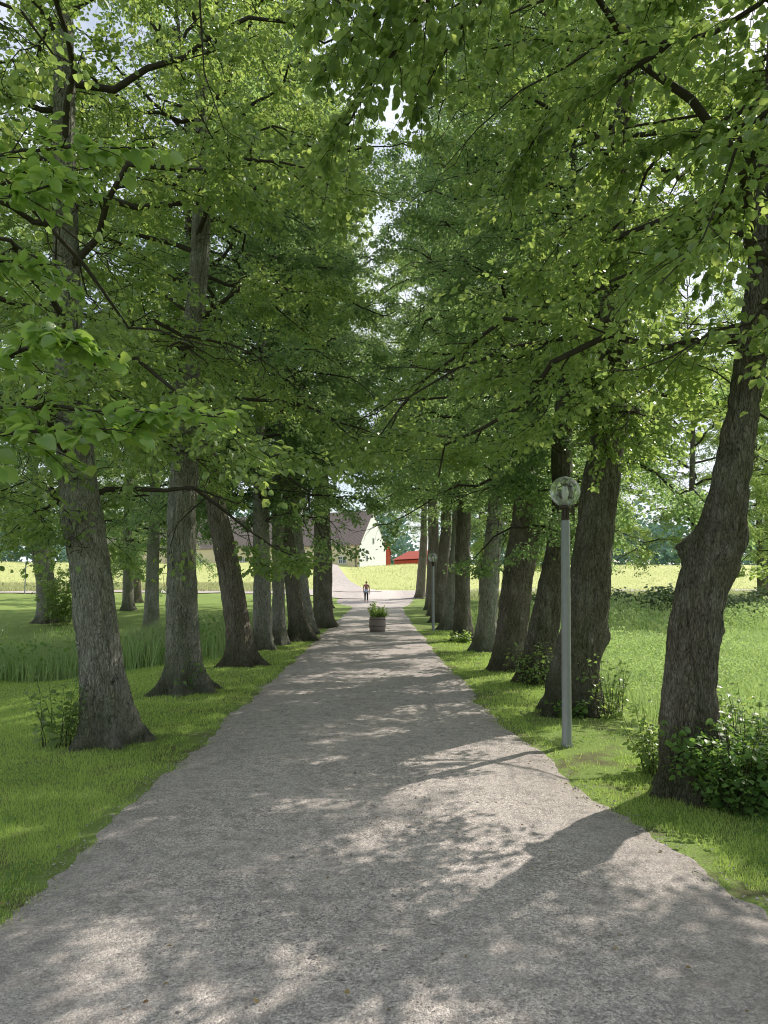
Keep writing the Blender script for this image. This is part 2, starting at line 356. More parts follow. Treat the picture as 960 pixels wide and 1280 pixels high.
# ------------------------------------------------------------------ trees
def make_crown(seed, H=11.5, R=3.3, nl=40, ns=7, nt=6, nleaf=56, lsize=.066, low=.8, shorts=64, flat=.6, thr=.455, top=(1.0, .92, .70, .30)):
    """a crown with its branches, standing on z=0 of its own axis"""
    g = np.random.default_rng(seed)
    k = (np.arange(nl) + g.uniform(-.4, .4, nl)) / nl
    k = np.clip(k, 0, .985)
    z0 = H * k ** 1.05
    az = np.arange(nl) * 2.39996 + g.uniform(-.5, .5, nl)
    prof = np.interp(k, [0, .12, .35, .6, .85, 1], [low, .95, *top])
    ln = R * prof * g.uniform(.72, 1.16, nl)
    el = np.radians(np.interp(k, [0, .3, .7, 1], [14, 26, 42, 72]) + g.normal(0, 8, nl))
    droop = np.interp(k, [0, .4, 1], [.52, .36, .12]) * g.uniform(.6, 1.4, nl)
    # short shoots on the stem
    kz = g.uniform(-.07, .85, shorts) * H
    z0 = np.concatenate([z0, kz]); az = np.concatenate([az, g.uniform(0, 2 * PI, shorts)])
    ln = np.concatenate([ln, g.uniform(.5, 1.4, shorts)]); el = np.concatenate([el, np.radians(g.uniform(5, 45, shorts))])
    droop = np.concatenate([droop, g.uniform(.1, .5, shorts)])
    n = len(z0); M = 9; s = np.linspace(0, 1, M)
    hd = np.stack([np.cos(az), np.sin(az), np.zeros(n)], -1); lat = np.stack([-np.sin(az), np.cos(az), np.zeros(n)], -1)
    hor = ln[:, None] * s * np.cos(el)[:, None] ** .5
    zz = ln[:, None] * (np.tan(el)[:, None] * np.cos(el)[:, None] * s - droop[:, None] * s ** 2.2)
    wob = np.cumsum(g.normal(0, .055, (n, M)), 1) * ln[:, None]; wob -= wob[:, :1]
    wz = np.cumsum(g.normal(0, .03, (n, M)), 1) * ln[:, None]; wz -= wz[:, :1]
    LP = hd[:, None] * hor[..., None] + lat[:, None] * wob[..., None]
    LP[..., 2] += z0[:, None] + zz + wz
    LP[..., 2] = np.where(LP[..., 2] < -.5, -.5 + (LP[..., 2] + .5) * .4, LP[..., 2])
    r0 = np.where(np.arange(n) < nl, .012 + .010 * ln, .008)
    LR = r0[:, None] * (1 - .82 * s)[None]
    up = np.array([0, 0, 1.])
    def sub(P, ln, cnt, lo, hi, frac, spread, drp, zkick):
        T, M_, _ = P.shape
        t = np.linspace(lo, hi, cnt)[None] + g.uniform(-.5, .5, (T, cnt)) * (hi - lo) / cnt
        t = np.clip(t, 0.02, .999) * (M_ - 1); i = np.minimum(t.astype(int), M_ - 2); f = (t - i)[..., None]
        rows = np.arange(T)[:, None]
        b = P[rows, i] * (1 - f) + P[rows, i + 1] * f
        tan = nrm(P[rows, i + 1] - P[rows, i])
        sgn = np.where((np.arange(cnt)[None] + np.arange(T)[:, None]) % 2 == 0, 1., -1.)
        sd = nrm(np.cross(tan, up))
        a = g.uniform(*spread, (T, cnt))
        d = nrm(tan * np.cos(a)[..., None] + sd * (sgn * np.sin(a))[..., None] + up * g.normal(zkick, .28, (T, cnt))[..., None])
        L = ln[:, None] * frac * g.uniform(.6, 1.25, (T, cnt)) * (1.15 - .55 * t / (M_ - 1))
        m = 5; ss_ = np.linspace(0, 1, m)
        w = np.cumsum(g.normal(0, .07, (T, cnt, m, 3)), 2); w -= w[:, :, :1]
        Q = b[:, :, None] + d[:, :, None] * (L[..., None] * ss_)[..., None] + w * L[..., None, None]
        Q[..., 2] -= drp * L[..., None] * ss_ ** 2
        Q[..., 2] = np.where(Q[..., 2] < -.7, -.7 + (Q[..., 2] + .7) * .4, Q[..., 2])
        return Q.reshape(-1, m, 3), L.reshape(-1)
    SP, SL = sub(LP[:nl], ln[:nl], ns, .22, 1.0, .40, (.5, 1.15), .25, .05)
    S2, S2L = LP[nl:, ::2], ln[nl:]
    TP, TL = sub(SP, np.maximum(SL, .55), nt, .15, 1.0, .50, (.35, 1.1), .22, .0)
    T2, T2L = sub(LP[:nl], np.full(nl, 1.2), 6, .45, 1.0, .6, (.3, 1.2), .2, .1)
    T3, T3L = sub(S2, S2L, 5, .2, 1.0, .55, (.4, 1.1), .25, .05)
    B = MB()
    B.add(*tubes(LP, LR, 6))
    B.add(*tubes(SP, (.004 + .007 * SL)[:, None] * np.linspace(1, .25, 5)[None], 4))
    ALLT = np.concatenate([TP, T2, T3]); ALLL = np.concatenate([TL, T2L, T3L])
    B.add(*tubes(ALLT, np.full((len(ALLT), 5), .0035) * np.linspace(1.2, .5, 5)[None], 3))
    # leaves along every twig and the secondary branches
    tw = np.concatenate([ALLT, SP]); tl = np.concatenate([ALLL, SL])
    cnt = np.maximum(6, (nleaf * np.clip(tl / .6, .45, 1.5) * g.uniform(.55, 1.4, len(tl)))).astype(int)
    idx = np.repeat(np.arange(len(tw)), cnt); N = len(idx)
    t = g.uniform(.08, 1.02, N) * 4; i = np.clip(t.astype(int), 0, 3); f = (t - i)[:, None]
    p = tw[idx, i] * (1 - f) + tw[idx, i + 1] * f
    tan = nrm(tw[idx, i + 1] - tw[idx, i]); sd = nrm(np.cross(tan, up)); sg = np.where(g.random(N) < .5, 1., -1.)[:, None]
    ax = nrm(sd * sg * g.uniform(.4, 1.1, (N, 1)) + tan * .6 + g.normal(0, .35, (N, 3)) - up * g.uniform(.0, .7, (N, 1)))
    nm = nrm(up + g.normal(0, flat, (N, 3)))
    p = p + sd * sg * g.uniform(.0, .12, (N, 1)) + g.normal(0, .045, (N, 3)) - up * g.uniform(0, .07, (N, 1))
    dn = vnoise(p * np.array([.72, .72, 1.05]) + seed, seed) * .78 + vnoise(p * 2.4, seed + 1) * .22
    kp = dn + g.uniform(-.04, .04, N) > thr
    p, ax, nm, N = p[kp], ax[kp], nm[kp], int(kp.sum())
    V, Q = leaf_mesh(p, ax, nm, lsize * g.uniform(.6, 1.25, N))
    return B.mesh('branches', True), mesh_np('crown', V, Q)

CONIC = (.95, .62, .36, .15)
CROWN = [make_crown(101), make_crown(202, H=12.5, R=3.1, nl=42), make_crown(303, H=11.0, R=3.5, nl=38, low=.9), make_crown(404, H=12.0, R=3.2, nl=42, low=.7),
         make_crown(505, H=11.0, R=3.3, nl=38, low=1.0, top=CONIC), make_crown(606, H=11.5, R=3.3, nl=38, low=.95, top=CONIC)]
LEAVES_OF = {}
def crown_mesh(i, lm):
    key = (i, lm.name)
    if key not in LEAVES_OF:
        br, cr = CROWN[i]
        c = cr if not cr.materials else cr.copy()
        c.materials.clear(); c.materials.append(lm); LEAVES_OF[key] = c
        if not br.materials: br.materials.append(TWIG)
    return CROWN[i][0], LEAVES_OF[key]

def make_trunk(axis, seed, zb, top_dir, top_len, flare=.55, roots=5, res=56, dz=.05, lump=.06, ridge=.027, burls=()):
    """axis: list of (z, x, y, r) relative to the base; carried on past its end along top_dir"""
    ax = np.asarray(axis, float)
    zt = ax[-1, 0]
    zs = np.concatenate([np.arange(-.35, zt, dz), zt + np.linspace(0, top_len, 40)])
    inside = np.minimum(zs, zt)
    x, y, r = (np.interp(inside, ax[:, 0], ax[:, k]) for k in (1, 2, 3))
    for _ in range(10):
        for q in (x, y, r): q[1:-1] = (q[:-2] + 2 * q[1:-1] + q[2:]) / 4
    over = np.maximum(0, zs - zt)
    wobx = .05 * np.sin(over * .9 + seed); woby = .05 * np.sin(over * 1.1 + seed * 2)
    x = x + over * top_dir[0] / top_dir[2] + wobx * np.minimum(1, over); y = y + over * top_dir[1] / top_dir[2] + woby * np.minimum(1, over)
    r = r * (1 - .93 * np.clip(over / top_len, 0, 1) ** .8)
    a = np.linspace(0, 2 * PI, res, endpoint=False)
    A, Z = np.meshgrid(a, zs); Rr = np.repeat(r[:, None], res, 1)
    ca, sa = np.cos(A), np.sin(A)
    Rr = Rr * (1 + lump * 2.2 * (vnoise(np.stack([ca * 1.2, sa * 1.2, Z * .9 + seed], -1), seed) - .5) + lump * 1.5 * (vnoise(np.stack([ca * 2.6, sa * 2.6, Z * 2.2], -1), seed + 3) - .5))
    ph = seed * 1.7
    lob = (.5 + .5 * np.cos(roots * A + ph + .6 * np.sin(A * 2 + seed))) ** 1.6
    zz = np.maximum(Z, -.1)
    Rr = Rr * (1 + flare * np.exp(-np.maximum(zz, 0) / .20) * (.35 + 1.0 * lob) + .22 * flare * np.exp(-np.maximum(zz, 0) / .7) * (.6 + .6 * lob))
    for (bz, ba, bs, bh) in burls:
        da = np.angle(np.exp(1j * (A - ba)))
        Rr = Rr + bh * np.exp(-((Z - bz) / bs) ** 2 - (da * Rr / bs) ** 2)
    if ridge:
        n = vnoise(np.stack([ca * 7.5 * (Rr / .25), sa * 7.5 * (Rr / .25), Z * 3.0], -1), seed + 9)
        n2 = vnoise(np.stack([ca * 17 * (Rr / .25), sa * 17 * (Rr / .25), Z * 6.5], -1), seed + 11)
        Rr = Rr + ridge * (np.abs(n * 2 - 1) + .6 * np.abs(n2 * 2 - 1) - .7)
    V = np.stack([x[:, None] + Rr * ca, y[:, None] + Rr * sa, Z], -1)
    m = len(zs); j = np.arange(res)[None]; k = (j + 1) % res; i = np.arange(m - 1)[:, None] * res
    Q = np.stack(np.broadcast_arrays(i + j, i + k, i + res + k, i + res + j), -1).reshape(-1, 4)
    return mesh_np('trunk', V, Q, smooth=True)

ALLEY = 'trees lining the gravel avenue'
def tree(name, label, d, pix, cr, rot, bark=BARK, leaf=LEAF, group=ALLEY, cscale=1.0, czoff=0.0, gz=None, seed=1, cat='tree', zscale=1.0, lean_y=0.0, tdir=None, girth=.9, **kw):
    """pix: list of (px, py, width_px) up the trunk, at depth d"""
    pts = [(*at(px, py, d), w * girth / F * d / 2) for px, py, w in pix]
    bx, by = pts[0][0], d
    bz = z1(bx, by) if gz is None else gz
    axis = [(max(0, p[2] - bz) if i else 0.0, p[0] - bx, lean_y * max(0, p[2] - bz), p[3]) for i, p in enumerate(pts)]
    a0, a1 = np.array(axis[-2]), np.array(axis[-1])
    if tdir is None:
        dv = np.array([(a1[1] - a0[1]) * .45, lean_y * .5 * (a1[0] - a0[0]), a1[0] - a0[0]]); dv /= np.linalg.norm(dv)
    else: dv = nrm(np.array(tdir, float))
    root = empty(name, (bx, by, bz)); tag(root, label, cat, group)
    H = 12.0 * cscale * zscale
    cb = axis[-1]
    obj('trunk', make_trunk(axis, seed, bz, dv, H * .94 * dv[2], **kw), bark, root)
    br, crm = crown_mesh(cr, leaf)
    q = Vector((0, 0, 1)).rotation_difference(Vector(dv)) @ Quaternion((0, 0, 1), rot)
    for nm_, me in (('branches', br), ('crown', crm)):
        o = bpy.data.objects.new(nm_, me); COL.objects.link(o); o.parent = root
        o.rotation_mode = 'QUATERNION'; o.rotation_quaternion = q; o.scale = (cscale, cscale, cscale * zscale)
        o.location = Vector((cb[1], cb[2], cb[0])) + Vector(dv) * czoff
    return root

hi = dict(res=112, dz=.022)
# left row
tree('avenue_tree', 'nearest left trunk, grey and deeply furrowed, leaning left with a leafy sprout beside it', 8.38,
     [(139, 922, 66), (128, 850, 57), (119, 780, 53), (111, 700, 54), (101, 640, 54), (93, 575, 50)], 0, 0.4, seed=3, flare=.55, lean_y=.01, czoff=-.55, **hi)
tree('avenue_tree', 'straight moss-streaked trunk with broad lumpy root foot, second on the left side', 12.1,
     [(231, 862, 44), (229, 800, 42), (226, 720, 40), (226, 640, 38), (232, 560, 40)], 1, 1.9, czoff=.1, cscale=1.0, seed=5, flare=.95, roots=6, tdir=(.03, 0, 1), **hi)
tree('avenue_tree', 'slender brown trunk tilting steeply left on the left side, dark root toe spreading right', 15.9,
     [(303, 832, 34), (297, 780, 33), (286, 710, 31), (272, 640, 28), (258, 560, 24)], 2, 2.7, czoff=.25, seed=7, bark=BARK_FAR, leaf=LEAF_COOL, flare=.8, **hi)
tree('avenue_tree', 'upright trunk right behind the steeply tilted left trunk, with foliage hanging low over it', 19.5,
     [(329, 812, 26), (328, 740, 24), (326, 650, 23)], 3, .3, seed=9, leaf=LEAF_COOL, cscale=1.1, czoff=-.1, res=72, dz=.04)
tree('avenue_tree', 'slim pale-grey upright trunk squeezed between two darker trunks in the left row', 21.0,
     [(349, 807, 18), (348, 740, 16), (347, 650, 15)], 0, 4.1, czoff=.4, cscale=1.1, seed=11, leaf=LEAF_COOL, res=64, dz=.05)
tree('avenue_tree', 'left-row trunk with a dark mossy buttress foot touching the path edge', 22.6,
     [(378, 800, 26), (370, 760, 22), (362, 700, 20), (357, 650, 18)], 1, 5.0, czoff=.7, cscale=1.12, seed=13, bark=BARK_DARK, zscale=1.12, leaf=LEAF_COOL, flare=1.0, res=64, dz=.05)
tree('avenue_tree', 'thin left-leaning trunk just behind the mossy buttress foot in the left row', 25.2,
     [(387, 791, 20), (379, 740, 18), (370, 660, 16)], 2, 1.1, seed=15, leaf=LEAF_COOL, cscale=1.12, zscale=1.1, czoff=1.2, res=56, dz=.06)
tree('avenue_tree', 'broad dark forked trunk closing the visible left row beside the far path', 28.8,
     [(405, 784, 26), (405, 740, 23), (405, 690, 22), (403, 640, 20)], 3, 3.3, seed=17, bark=BARK_DARK, res=64, dz=.05, flare=.7, cscale=1.05, czoff=1.7, zscale=1.12)
for d, px in ((36, 418), (43, 427), (50, 432), (57, 434)):
    pass
far_left = [(35.5, 398, 776), (42.5, 404, 768), (50, 408, 763)]
for i, (d, px, py_) in enumerate(far_left):
    tree('avenue_tree', 'half hidden trunk at the far end of the left row behind the broad forked trunk', d,
         [(px, py_, 14), (px - 1, 740, 13), (px - 1, 700, 11)], (i + 1) % 4, i * 1.7, seed=21 + i, bark=BARK_DARK, cscale=1.15, zscale=1.15, czoff=5.2 + .9 * i, res=32, dz=.1, ridge=0)
# right row
tree('avenue_tree', 'crooked thick trunk with burls bending right at the right edge, leafy shoots at its foot', 6.33,
     [(868, 985, 80), (860, 900, 76), (862, 850, 72), (868, 780, 70), (878, 730, 72), (893, 685, 74), (904, 645, 62), (917, 580, 50), (929, 510, 46), (940, 440, 46), (950, 380, 44)], 4, 2.0, czoff=-.35, seed=31,
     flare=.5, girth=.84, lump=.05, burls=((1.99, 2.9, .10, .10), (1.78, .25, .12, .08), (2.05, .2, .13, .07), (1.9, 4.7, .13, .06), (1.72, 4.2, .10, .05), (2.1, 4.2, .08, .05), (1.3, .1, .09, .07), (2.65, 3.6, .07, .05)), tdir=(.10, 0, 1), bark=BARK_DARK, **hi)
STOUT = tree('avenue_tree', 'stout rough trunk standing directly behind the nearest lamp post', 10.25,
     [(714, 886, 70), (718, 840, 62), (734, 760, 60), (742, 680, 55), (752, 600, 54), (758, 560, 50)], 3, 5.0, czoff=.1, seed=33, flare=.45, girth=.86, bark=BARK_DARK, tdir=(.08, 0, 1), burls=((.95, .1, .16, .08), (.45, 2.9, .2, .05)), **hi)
tree('avenue_tree', 'trunk leaning right just left of the nearest lamp post, leafy shoots round its foot', 13.3,
     [(668, 850, 46), (676, 800, 42), (690, 730, 39), (704, 650, 34)], 0, 2.5, cscale=.85, czoff=-.3, seed=35, flare=.45, girth=.86, bark=BARK_DARK, leaf=LEAF_COOL, tdir=(.05, 0, 1), **hi)
tree('avenue_tree', 'very wide trunk leaning slightly right, third along the right side past the lamp post', 15.1,
     [(637, 836, 50), (640, 790, 44), (649, 710, 43), (660, 640, 42)], 3, 2.2, czoff=-.15, seed=37, flare=.3, girth=.86, leaf=LEAF_COOL, bark=BARK_FAR, tdir=(.06, 0, 1), **hi)
tree('avenue_tree', 'medium grey trunk with a lit right side, between the widest trunk and a dark pair', 19.2,
     [(606, 812, 30), (609, 770, 26), (615, 700, 24), (618, 650, 22)], 0, 5.2, czoff=.6, cscale=1.1, seed=39, leaf=LEAF_COOL, tdir=(.04, 0, 1), res=72, dz=.04)
tree('avenue_tree', 'almost black upright trunk, front one of a close pair on the right', 22.5,
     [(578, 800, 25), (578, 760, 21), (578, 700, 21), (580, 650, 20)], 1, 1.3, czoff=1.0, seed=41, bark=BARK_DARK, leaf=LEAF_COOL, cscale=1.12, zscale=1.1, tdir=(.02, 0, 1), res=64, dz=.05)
tree('avenue_tree', 'grey brown trunk half hidden behind the almost black trunk on the right', 27.5,
     [(561, 787, 22), (565, 750, 19), (570, 690, 17), (572, 660, 16)], 2, 2.6, seed=43, leaf=LEAF_COOL, cscale=1.15, zscale=1.15, czoff=1.0, res=56, dz=.06)
tree('avenue_tree', 'brown trunk just right of the distant lamp post, with a low stub at its foot', 32.5,
     [(548, 777, 20), (551, 740, 18), (555, 690, 16)], 3, .2, seed=45, bark=BARK_FAR, leaf=LEAF_COOL, cscale=1.15, zscale=1.15, czoff=1.7, res=48, dz=.07)
for i, (d, px, py_) in enumerate([(39, 541, 769), (46.5, 537, 763)]):
    tree('avenue_tree', 'hidden trunk deep in the right row behind the distant lamp post', d,
         [(px, py_, 13), (px + 1, 740, 12), (px + 2, 700, 11)], i, i * 2.1 + 1, seed=51 + i, bark=BARK_FAR, cscale=1.1, zscale=1.15, czoff=3.6, res=32, dz=.1, ridge=0)
tree('avenue_tree', 'single small far trunk standing apart on the gravel where the avenue ends', 66,
     [(525, 747, 13), (527, 715, 12), (529, 690, 11), (530, 672, 10)], 0, 1.0, seed=55, bark=BARK_FAR, leaf=LEAF_COOL, cscale=1.1, res=40, dz=.1, tdir=(0, 0, 1), czoff=.6)

# trees whose trunks stand beside the photographer, boughs come into the top of the picture; one is only added for shade
def near_tree(label, x, y, cr, rot, seed, leaf=LEAF, cs=1.0, h0=3.6):
    bz = z1(x, y); root = empty('avenue_tree', (x, y, bz)); tag(root, label, 'tree', ALLEY)
    obj('trunk', make_trunk([(0, 0, 0, .30), (1, 0, 0, .27), (h0, .05, 0, .24)], seed, bz, (0, 0, 1), 11 * cs, res=48, dz=.06), BARK, root)
    br, crm = crown_mesh(cr, leaf)
    for nm_, me in (('branches', br), ('crown', crm)):
        o = obj(nm_, me, None, root, (.05, 0, h0)); o.rotation_euler = (0, 0, rot); o.scale = (cs,) * 3
    return root
LEFT0 = near_tree('tree reaching in from the left edge with large leaves close to the viewer', -3.9, 2.9, 2, .6, 61, h0=4.3)
near_tree('tree added beyond the right edge beside the field to shade the near path', 7.4, 6.6, 4, 2.2, 63, h0=3.2)  # added outside the view to cast shade on the foreground
RIGHT0 = near_tree('tree whose dark boughs hang in from the top right corner', 3.5, 2.2, 3, 1.2, 62)

# trees out on the lawn and fields
LAWN = 'trees out on the lawn and fields'
tree('lawn_tree', 'grey forking tree with leafy suckers out on the left lawn, beyond the tall grass', 33,
     [(60, 763, 26), (57, 730, 24), (52, 690, 24), (45, 650, 20)], 2, .8, seed=71, group=LAWN, cscale=1.15, leaf=LEAF, res=48, dz=.07)
tree('lawn_tree', 'smooth pale-grey trunk on the lawn between the first two left avenue trunks', 38,
     [(160, 768, 15), (160, 730, 14), (160, 690, 13)], 3, 2.8, seed=73, group=LAWN, cscale=1.25, czoff=-1.1, leaf=LEAF_COOL, res=40, dz=.08)
tree('lawn_tree', 'small brown trunk behind the pale-grey lawn trunk, partly covered by it', 50,
     [(172, 745, 12), (171, 720, 10), (170, 690, 9)], 0, 1.8, seed=75, group=LAWN, bark=BARK_FAR, cscale=1.2, czoff=-.9, res=32, dz=.1, ridge=0)
for i, (x, y, cs, cr, lb) in enumerate([
        (-14.5, 27, 1.15, 1, 'leafy tree deep on the left filling the gap behind the nearest left trunk'),
        (-20, 61, 1.3, 3, 'tall tree far behind the lawn on the left with crown above the meadow'),
        (-11.5, 18.5, 1.1, 0, 'tree beyond the left edge whose crown fills the gap above the tall grass'),
        (-9.0, 30, 1.15, 2, 'leafy tree behind the second left trunk with its stem hidden by it'),
        (-33, 58, 1.3, 1, 'tree at the far left edge of the lawn behind the forked tree'),
        (-27, 62, 1.3, 2, 'distant tree at the left above the small far lamp post')]):
    bz = z1(x, y); root = empty('lawn_tree', (x, y, bz)); tag(root, lb, 'tree', LAWN)
    obj('trunk', make_trunk([(0, 0, 0, .3), (1.2, 0, 0, .26), (3.4 * cs, 0, 0, .22)], 80 + i, bz, (0, 0, 1), 11.5 * cs, res=36, dz=.1, ridge=0), BARK, root)
    br, crm = crown_mesh(cr, LEAF_COOL)
    for nm_, me in (('branches', br), ('crown', crm)):
        o = obj(nm_, me, None, root, (0, 0, 3.4 * cs)); o.rotation_euler = (0, 0, i * 1.3); o.scale = (cs,) * 3
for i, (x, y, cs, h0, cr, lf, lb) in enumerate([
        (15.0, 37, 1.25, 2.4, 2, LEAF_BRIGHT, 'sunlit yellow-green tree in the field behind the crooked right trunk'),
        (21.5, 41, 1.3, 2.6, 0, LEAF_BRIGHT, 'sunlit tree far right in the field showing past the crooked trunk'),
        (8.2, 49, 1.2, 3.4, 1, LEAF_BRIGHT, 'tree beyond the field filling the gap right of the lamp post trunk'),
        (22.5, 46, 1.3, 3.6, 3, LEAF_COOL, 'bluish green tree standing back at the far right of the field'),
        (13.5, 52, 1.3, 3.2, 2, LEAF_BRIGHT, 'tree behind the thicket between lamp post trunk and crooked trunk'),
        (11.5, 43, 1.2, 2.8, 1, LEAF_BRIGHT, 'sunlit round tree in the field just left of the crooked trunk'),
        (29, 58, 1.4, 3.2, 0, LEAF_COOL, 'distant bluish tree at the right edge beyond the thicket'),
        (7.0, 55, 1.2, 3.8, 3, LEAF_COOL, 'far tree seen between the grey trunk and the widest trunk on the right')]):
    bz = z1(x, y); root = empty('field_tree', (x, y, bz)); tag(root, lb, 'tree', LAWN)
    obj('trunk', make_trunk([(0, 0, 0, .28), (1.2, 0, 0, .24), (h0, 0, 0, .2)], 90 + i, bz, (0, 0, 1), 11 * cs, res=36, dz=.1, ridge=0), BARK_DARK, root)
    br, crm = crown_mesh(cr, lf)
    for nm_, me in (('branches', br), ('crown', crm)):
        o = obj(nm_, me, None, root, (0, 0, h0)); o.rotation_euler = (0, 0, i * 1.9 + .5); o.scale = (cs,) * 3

# ------------------------------------------------------------------ near boughs (parts of the trees beside the viewer)
def bough(root, paths, *a, **k):
    for n_, p_ in enumerate(paths): bough1(root, [p_], a[0], *a[1:6], a[6] + n_ * 7, **k)
def bough1(root, paths, name, leafmat, lsize, per_m, spread, twigs, seed, droop=.25, rad=.012, flat=.5, tw_len=.42):
    """paths: main stems in world space; twigs leave both sides and carry round leaves"""
    g = np.random.default_rng(seed); up = np.array([0, 0, 1.])
    B = MB(); TW = []
    for P in paths:
        P = np.asarray(P, float)
        t = np.linspace(0, 1, len(P)); tt = np.linspace(0, 1, 14)
        Q = np.stack([np.interp(tt, t, P[:, k]) for k in range(3)], -1)
        for _ in range(3): Q[1:-1] = (Q[:-2] + 2 * Q[1:-1] + Q[2:]) / 4
        L = np.linalg.norm(np.diff(Q, axis=0), axis=1).sum()
        Q[1:] += np.cumsum(g.normal(0, .005, (13, 3)), 0) * min(L, 1.5)
        B.add(*tubes(Q[None], (np.linspace(1, .22, 14) * rad)[None], 6))
        TW.append(Q[[3, 6, 9, 11, 13]])
        for k in range(twigs):
            u = (k + g.uniform(.1, .9)) / twigs * .86 + .12; i = min(int(u * 13), 12)
            b = Q[i] + (Q[i + 1] - Q[i]) * (u * 13 - i); tn = nrm(Q[i + 1] - Q[i])
            sd = nrm(np.cross(tn, up)) * (1 if k % 2 else -1)
            d = nrm(tn * .75 + sd * g.uniform(.4, 1.1) * spread + up * g.normal(0, .3))
            l = tw_len * g.uniform(.5, 1.3) * (1.15 - .7 * u); s5 = np.linspace(0, 1, 5)[:, None]
            T = b + d * l * s5 + np.cumsum(g.normal(0, .03, (5, 3)), 0) * l * s5; T[:, 2] -= droop * l * s5[:, 0] ** 2
            TW.append(T)
    TW = np.array(TW); B.add(*tubes(TW, np.full((len(TW), 5), .0028) * np.linspace(1.2, .5, 5), 4))
    L = np.linalg.norm(np.diff(TW, axis=1), axis=2).sum(1)
    cnt = np.maximum(3, L * per_m * g.uniform(.7, 1.3, len(L))).astype(int)
    idx = np.repeat(np.arange(len(TW)), cnt); N = len(idx)
    t = g.uniform(.05, 1.0, N) * 4; i = np.clip(t.astype(int), 0, 3); f = (t - i)[:, None]
    p = TW[idx, i] * (1 - f) + TW[idx, i + 1] * f; tn = nrm(TW[idx, i + 1] - TW[idx, i]); sd = nrm(np.cross(tn, up))
    sg = np.where(g.random(N) < .5, 1., -1.)[:, None]
    ax = nrm(sd * sg + tn * .55 + g.normal(0, .3, (N, 3)) - up * g.uniform(0, .6, (N, 1)))
    pet = .018 + .02 * g.random((N, 1))
    nm = nrm(up + g.normal(0, flat, (N, 3)))
    V, Q = leaf_round(p + ax * pet, ax, nm, lsize * g.uniform(.6, 1.2, N))
    B2 = B.mesh(name, True)
    o = obj(name, B2, TWIG, root); o.location = -root.location
    c = obj('leaf_spray', mesh_np('leaf_spray', V, Q, smooth=True), leafmat, o)
    return o
def leaf_round(pos, ax, nm, size):
    """broad heart-round leaf: two halves of three quads, bent on the midrib and at the tip"""
    ax = nrm(ax); nm = nrm(nm - (nm * ax).sum(-1, keepdims=True) * ax); sd = np.cross(ax, nm); s = size[:, None]
    mid = [(.0, -.0), (.33, -.02), (.68, -.05), (1.02, -.16)]
    out = [(-.05, .26, .05), (.26, .48, .10), (.62, .40, .07), (.90, .15, -.06)]
    cols = [pos + s * (a * ax + z * nm) for a, z in mid]
    cols += [pos + s * (a * ax + b * sd + z * nm) for a, b, z in out] + [pos + s * (a * ax - b * sd + z * nm) for a, b, z in out]
    V = np.stack(cols, 1).reshape(-1, 3); o = np.arange(len(pos))[:, None] * 12
    Q = np.concatenate([o + np.array([q]) for q in ((0, 4, 5, 1), (1, 5, 6, 2), (2, 6, 7, 3), (0, 1, 9, 8), (1, 2, 10, 9), (2, 3, 11, 10))])
    return V, Q

A = lambda *p: at(*p)
bough(LEFT0, [[(-3.75, 2.9, 2.6), A(-160, 520, 3.1), A(20, 500, 2.75), A(160, 500, 2.65), A(300, 500, 2.55)],
              [A(-160, 520, 3.1), A(-20, 450, 2.8), A(70, 430, 2.65), A(100, 425, 2.6)],
              [A(-160, 520, 3.1), A(-30, 545, 2.75), A(60, 540, 2.6), A(165, 535, 2.6)]],
      'bough', LEAF_BIG, .057, 56, .6, 17, 7, tw_len=.30, droop=.12)
bough(LEFT0, [[(-3.75, 2.9, 4.2), A(-100, 260, 3.6), A(30, 250, 3.2), A(120, 235, 3.1)],
              [A(-100, 260, 3.6), A(-10, 190, 3.3), A(80, 185, 3.2), A(180, 180, 3.2)],
              [A(-100, 280, 3.6), A(-20, 320, 3.3), A(55, 335, 3.3)]],
      'bough', LEAF_BIG, .057, 48, .7, 16, 8, tw_len=.38, droop=.15)
bough(RIGHT0, [[(3.4, 2.2, 5.4), A(990, 140, 4.6), A(900, 168, 4.9), A(820, 180, 5.1), A(740, 215, 5.3)],
               [A(990, 140, 4.6), A(930, 240, 4.9), A(860, 300, 5.2), A(790, 360, 5.5)],
               [(3.4, 2.2, 6.2), A(960, 30, 4.4), A(840, 50, 4.8), A(700, 45, 5.2), A(600, 60, 5.5)],
               [A(840, 50, 4.8), A(760, 110, 5.2), A(680, 150, 5.5), A(640, 230, 5.6)]],
      'bough', LEAF, .060, 50, .8, 26, 9, tw_len=.62, droop=.5, rad=.022)
bough(RIGHT0, [[(3.4, 2.2, 6.4), A(760, -120, 3.8), A(560, -60, 4.2), A(460, 20, 4.5), A(395, 110, 4.7)],
               [A(560, -60, 4.2), A(520, 40, 4.6), A(450, 130, 4.8), A(405, 205, 4.9)],
               [A(560, -60, 4.2), A(480, -40, 4.4), A(390, 10, 4.6)],
               [A(760, -120, 3.8), A(640, -40, 4.6), A(560, 60, 5.1), A(520, 150, 5.4)],
               [A(640, -40, 4.6), A(540, -10, 5.0), A(490, 60, 5.3)]],
      'bough', LEAF, .060, 46, .8, 22, 10, tw_len=.5, droop=.5, rad=.018)

bough(STOUT, [[A(752, 470, 10.25), A(740, 490, 9.4), A(700, 520, 8.9), A(645, 545, 8.8)],
              [A(752, 430, 10.25), A(775, 480, 9.5), A(800, 560, 9.1)],
              [A(754, 410, 10.25), A(720, 420, 9.2), A(672, 455, 8.8)],
              [A(754, 500, 10.25), A(752, 530, 9.6), A(762, 575, 9.3)]],
      'bough', LEAF, .060, 46, .9, 26, 23, tw_len=.60, droop=.4, rad=.016)

